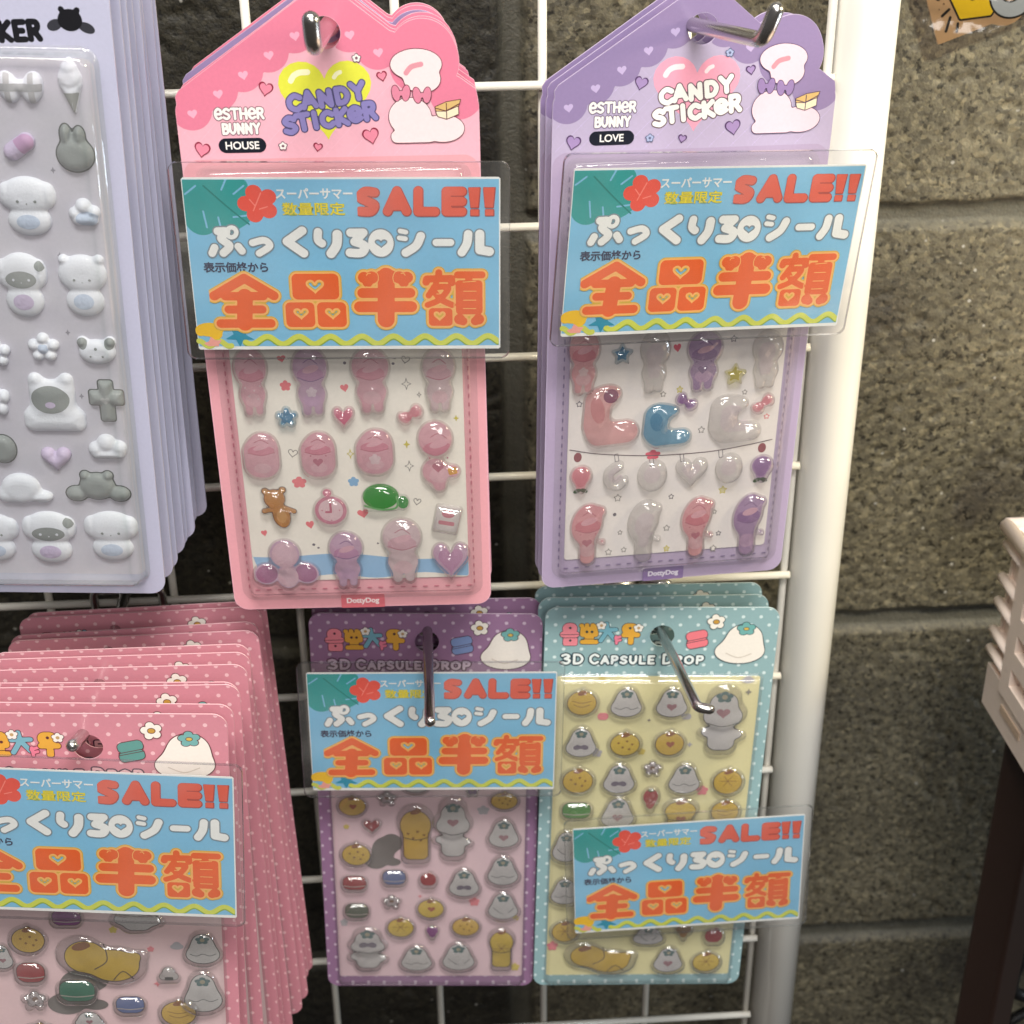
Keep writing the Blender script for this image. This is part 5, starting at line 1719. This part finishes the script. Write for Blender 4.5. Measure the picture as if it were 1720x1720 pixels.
def basket():
    X0, X1, Y0, Y1, Z0, Z1 = .1935, .42, .0, -.24, -.2704, -.1835
    t = thing('plastic_basket', 'cream plastic basket with ribbed corners at the right edge', 'basket', Matrix.Translation((X0, Y0, Z0)))
    w, d, h = X1 - X0, -Y1, Z1 - Z0
    b = MB(1)
    b.box(.0, -d, 0, w, 0, .003, M_BASK)                             # floor
    bandh = .0205
    b.box(0, -d, .003, .0025, 0, bandh, M_BASK)
    b.box(w - .0025, -d, .003, w, 0, h, M_BASK)
    b.box(.0025, -.0025, .003, w - .0025, 0, h, M_BASK)
    b.box(.0025, -d, .003, w - .0025, -d + .0025, h, M_BASK)
    b.box(.0035, -d, bandh, .0055, -.0025, h, M_BASK)                # recessed side behind ribs
    b.build('shell', t)
    p = MB(1)
    for y0, y1 in ((-.062, -.0165), (-.125, -.068), (-.19, -.131)):
        # raised panel with slots, built as bars round the openings
        p.box(-.0012, y0, bandh - .003, .0036, y0 + .009, h - .004, M_BASK)
        p.box(-.0012, y1 - .009, bandh - .003, .0036, y1, h - .004, M_BASK)
        zz = np.linspace(bandh - .003, h - .004, 5)
        for k in range(5):
            z = min(zz[k], h - .012)
            p.box(-.0012, y0 + .009, z, .0036, y1 - .009, z + .008, M_BASK)
    p.build('side_panel', t)
    for z in (.0272, .0365, .0508, .0625, .0785):
        r = MB(1)
        r.tube([(.0005, .0018, z), (.0005, -.0165, z)], .0022, M_BASK, 12)
        r.box(.0005, -.0165, z - .0012, .0036, .0018, z + .0012, M_BASK)
        r.build('rib', t)
    MB(1).tube(rounded([(-.001, .002, h), (-.001, -d, h), (w, -d, h), (w, .002, h), (-.001, .002, h)], .006), .0031, M_BASK, 12).build('rim', t)
    for k in range(4):
        y = -.020 - .045 * k
        MB(1).box(-.0006, y - .021, .009, -.0001, y, .0125, plain('slot_plastic', '#c9b29d', .6)).build('slot', t)


basket()
M_POST = plain('dark_brown_steel', '#2f1f19', .42, 0, .15, .08, 90, .15)


def post():
    t = Matrix.Translation((.2105, -.022, -.80)) @ Matrix.Rotation(math.radians(36), 4, 'Z')
    b = MB(1)
    hw, r, n = .0095, .002, 4
    ring = []
    for cx, cy, a0 in ((1, 1, 0), (-1, 1, 90), (-1, -1, 180), (1, -1, 270)):
        for k in range(n + 1):
            a = math.radians(a0 + 90 * k / n)
            ring.append((cx * (hw - r) + r * math.cos(a), cy * (hw - r) + r * math.sin(a)))
    N = len(ring)
    v = [(x, y, 0) for x, y in ring] + [(x, y, .529) for x, y in ring]
    f = [(i, (i + 1) % N, N + (i + 1) % N, N + i) for i in range(N)] + [tuple(range(N - 1, -1, -1)), tuple(range(N, 2 * N))]
    b.add(v, f, M_POST)
    o = b.build('rack_post')
    o.matrix_world = t
    tag(o, 'dark brown square steel post standing under the cream basket', 'post')


post()
b = MB(1)
b.tube(smooth_pts([(.266, .02, -.430), (.248, .014, -.432), (.2390, .01, -.446), (.241, .01, -.459), (.254, .012, -.466)], 8), .0032, plain('black_rubber', '#0b0b0c', .5), 12)
b.tube(smooth_pts([(.27, .02, -.478), (.248, .012, -.477), (.2405, .01, -.485), (.242, .01, -.505)], 8), .0026, plain('black_rubber', '#0b0b0c', .5), 12)
tag(b.build('cable'), 'black cable looping beside the brown post low at the right edge', 'cable')


def hang_tag():
    mw = pose((.1034, -.1, .0280), (-3, 0, -21))
    t = thing('hang_tag', 'beige card with yellow and grey cartoon letters in a clear bag at the upper right', 'hang tag', mw)
    b = MB()
    W_, H_ = 46, 40
    out = U(rbox(W_ / 2, H_ / 2, W_, H_, .4), circ(20.2, 4.2, 6.2))
    b.flat(out, (-1, -3, W_ + 1, H_ + 1), ink('#b8976c'), .6, z=0, back=-.6)
    ln = ink('#1c1a12')
    E_ = U(poly([(6.2, 13.5), (7.8, 4.8), (15.5, 2.8), (19.2, 6.0), (18.6, 12.5), (17.8, 18), (6.2, 19)]))
    b.flat(OFF(E_, .9), (2, -2, 24, 22), ln, .3)
    b.flat(OFF(E_, .35), (2, -2, 24, 22), ink('#e6c21c'), .3)
    b.flat(strokes([[(12.0, 8.8), (17.0, 9.0)], [(12.4, 13.4), (17.4, 13.4)]], .75), (8, 5, 20, 16), ln, .25)
    O_ = ell(22.8, 5.6, 6.2, 6.0, .3)
    b.flat(OFF(O_, .55), (14, -3, 32, 14), ln, .3)
    b.flat(O_, (14, -3, 32, 14), ink('#a9b3b4'), .3)
    b.flat(ell(22.6, 6.3, 3.1, 2.7, .3), (17, 1, 29, 11), ln, .25)
    b.flat(ell(22.6, 6.3, 2.65, 2.25, .3), (17, 1, 29, 11), ink('#b8976c'), .25)
    b.flat(U(strokes([[(3.0, 7.2), (5.2, 8.2)], [(3.0, 2.8), (5.0, 6.0)], [(5.8, 1.6), (6.6, 3.6)], [(2.5, 16.5), (6, 18.2)]], .38), SUB(circ(3.2, 12.3, .8), circ(3.2, 12.3, .4)), circ(4.2, 10.2, .22), circ(2.6, 9.2, .2)), (0, 0, 8, 20), ln, .2)
    b.build('card', t)
    f = MB()
    sd = rbox(W_ / 2, 21, 56, 49, 1.5)
    f.puffy(sd, (-6, -5, 53, 47), film('bag_film', (.80, .77, .76, 1), .12, .6, 90, 1.4, .002), lambda X, Y, d: .9 + .5 * np.sin(X * .3 + Y * .5) * np.clip(d / 5, 0, 1), 1.2)
    f.puffy(sd, (-6, -5, 53, 47), film('bag_film', (.80, .77, .76, 1), .12, .6, 90, 1.4, .002), lambda X, Y, d: -.9 - .4 * np.sin(X * .25 - Y * .4) * np.clip(d / 5, 0, 1), 1.5)
    f.build('bag', t)


hang_tag()
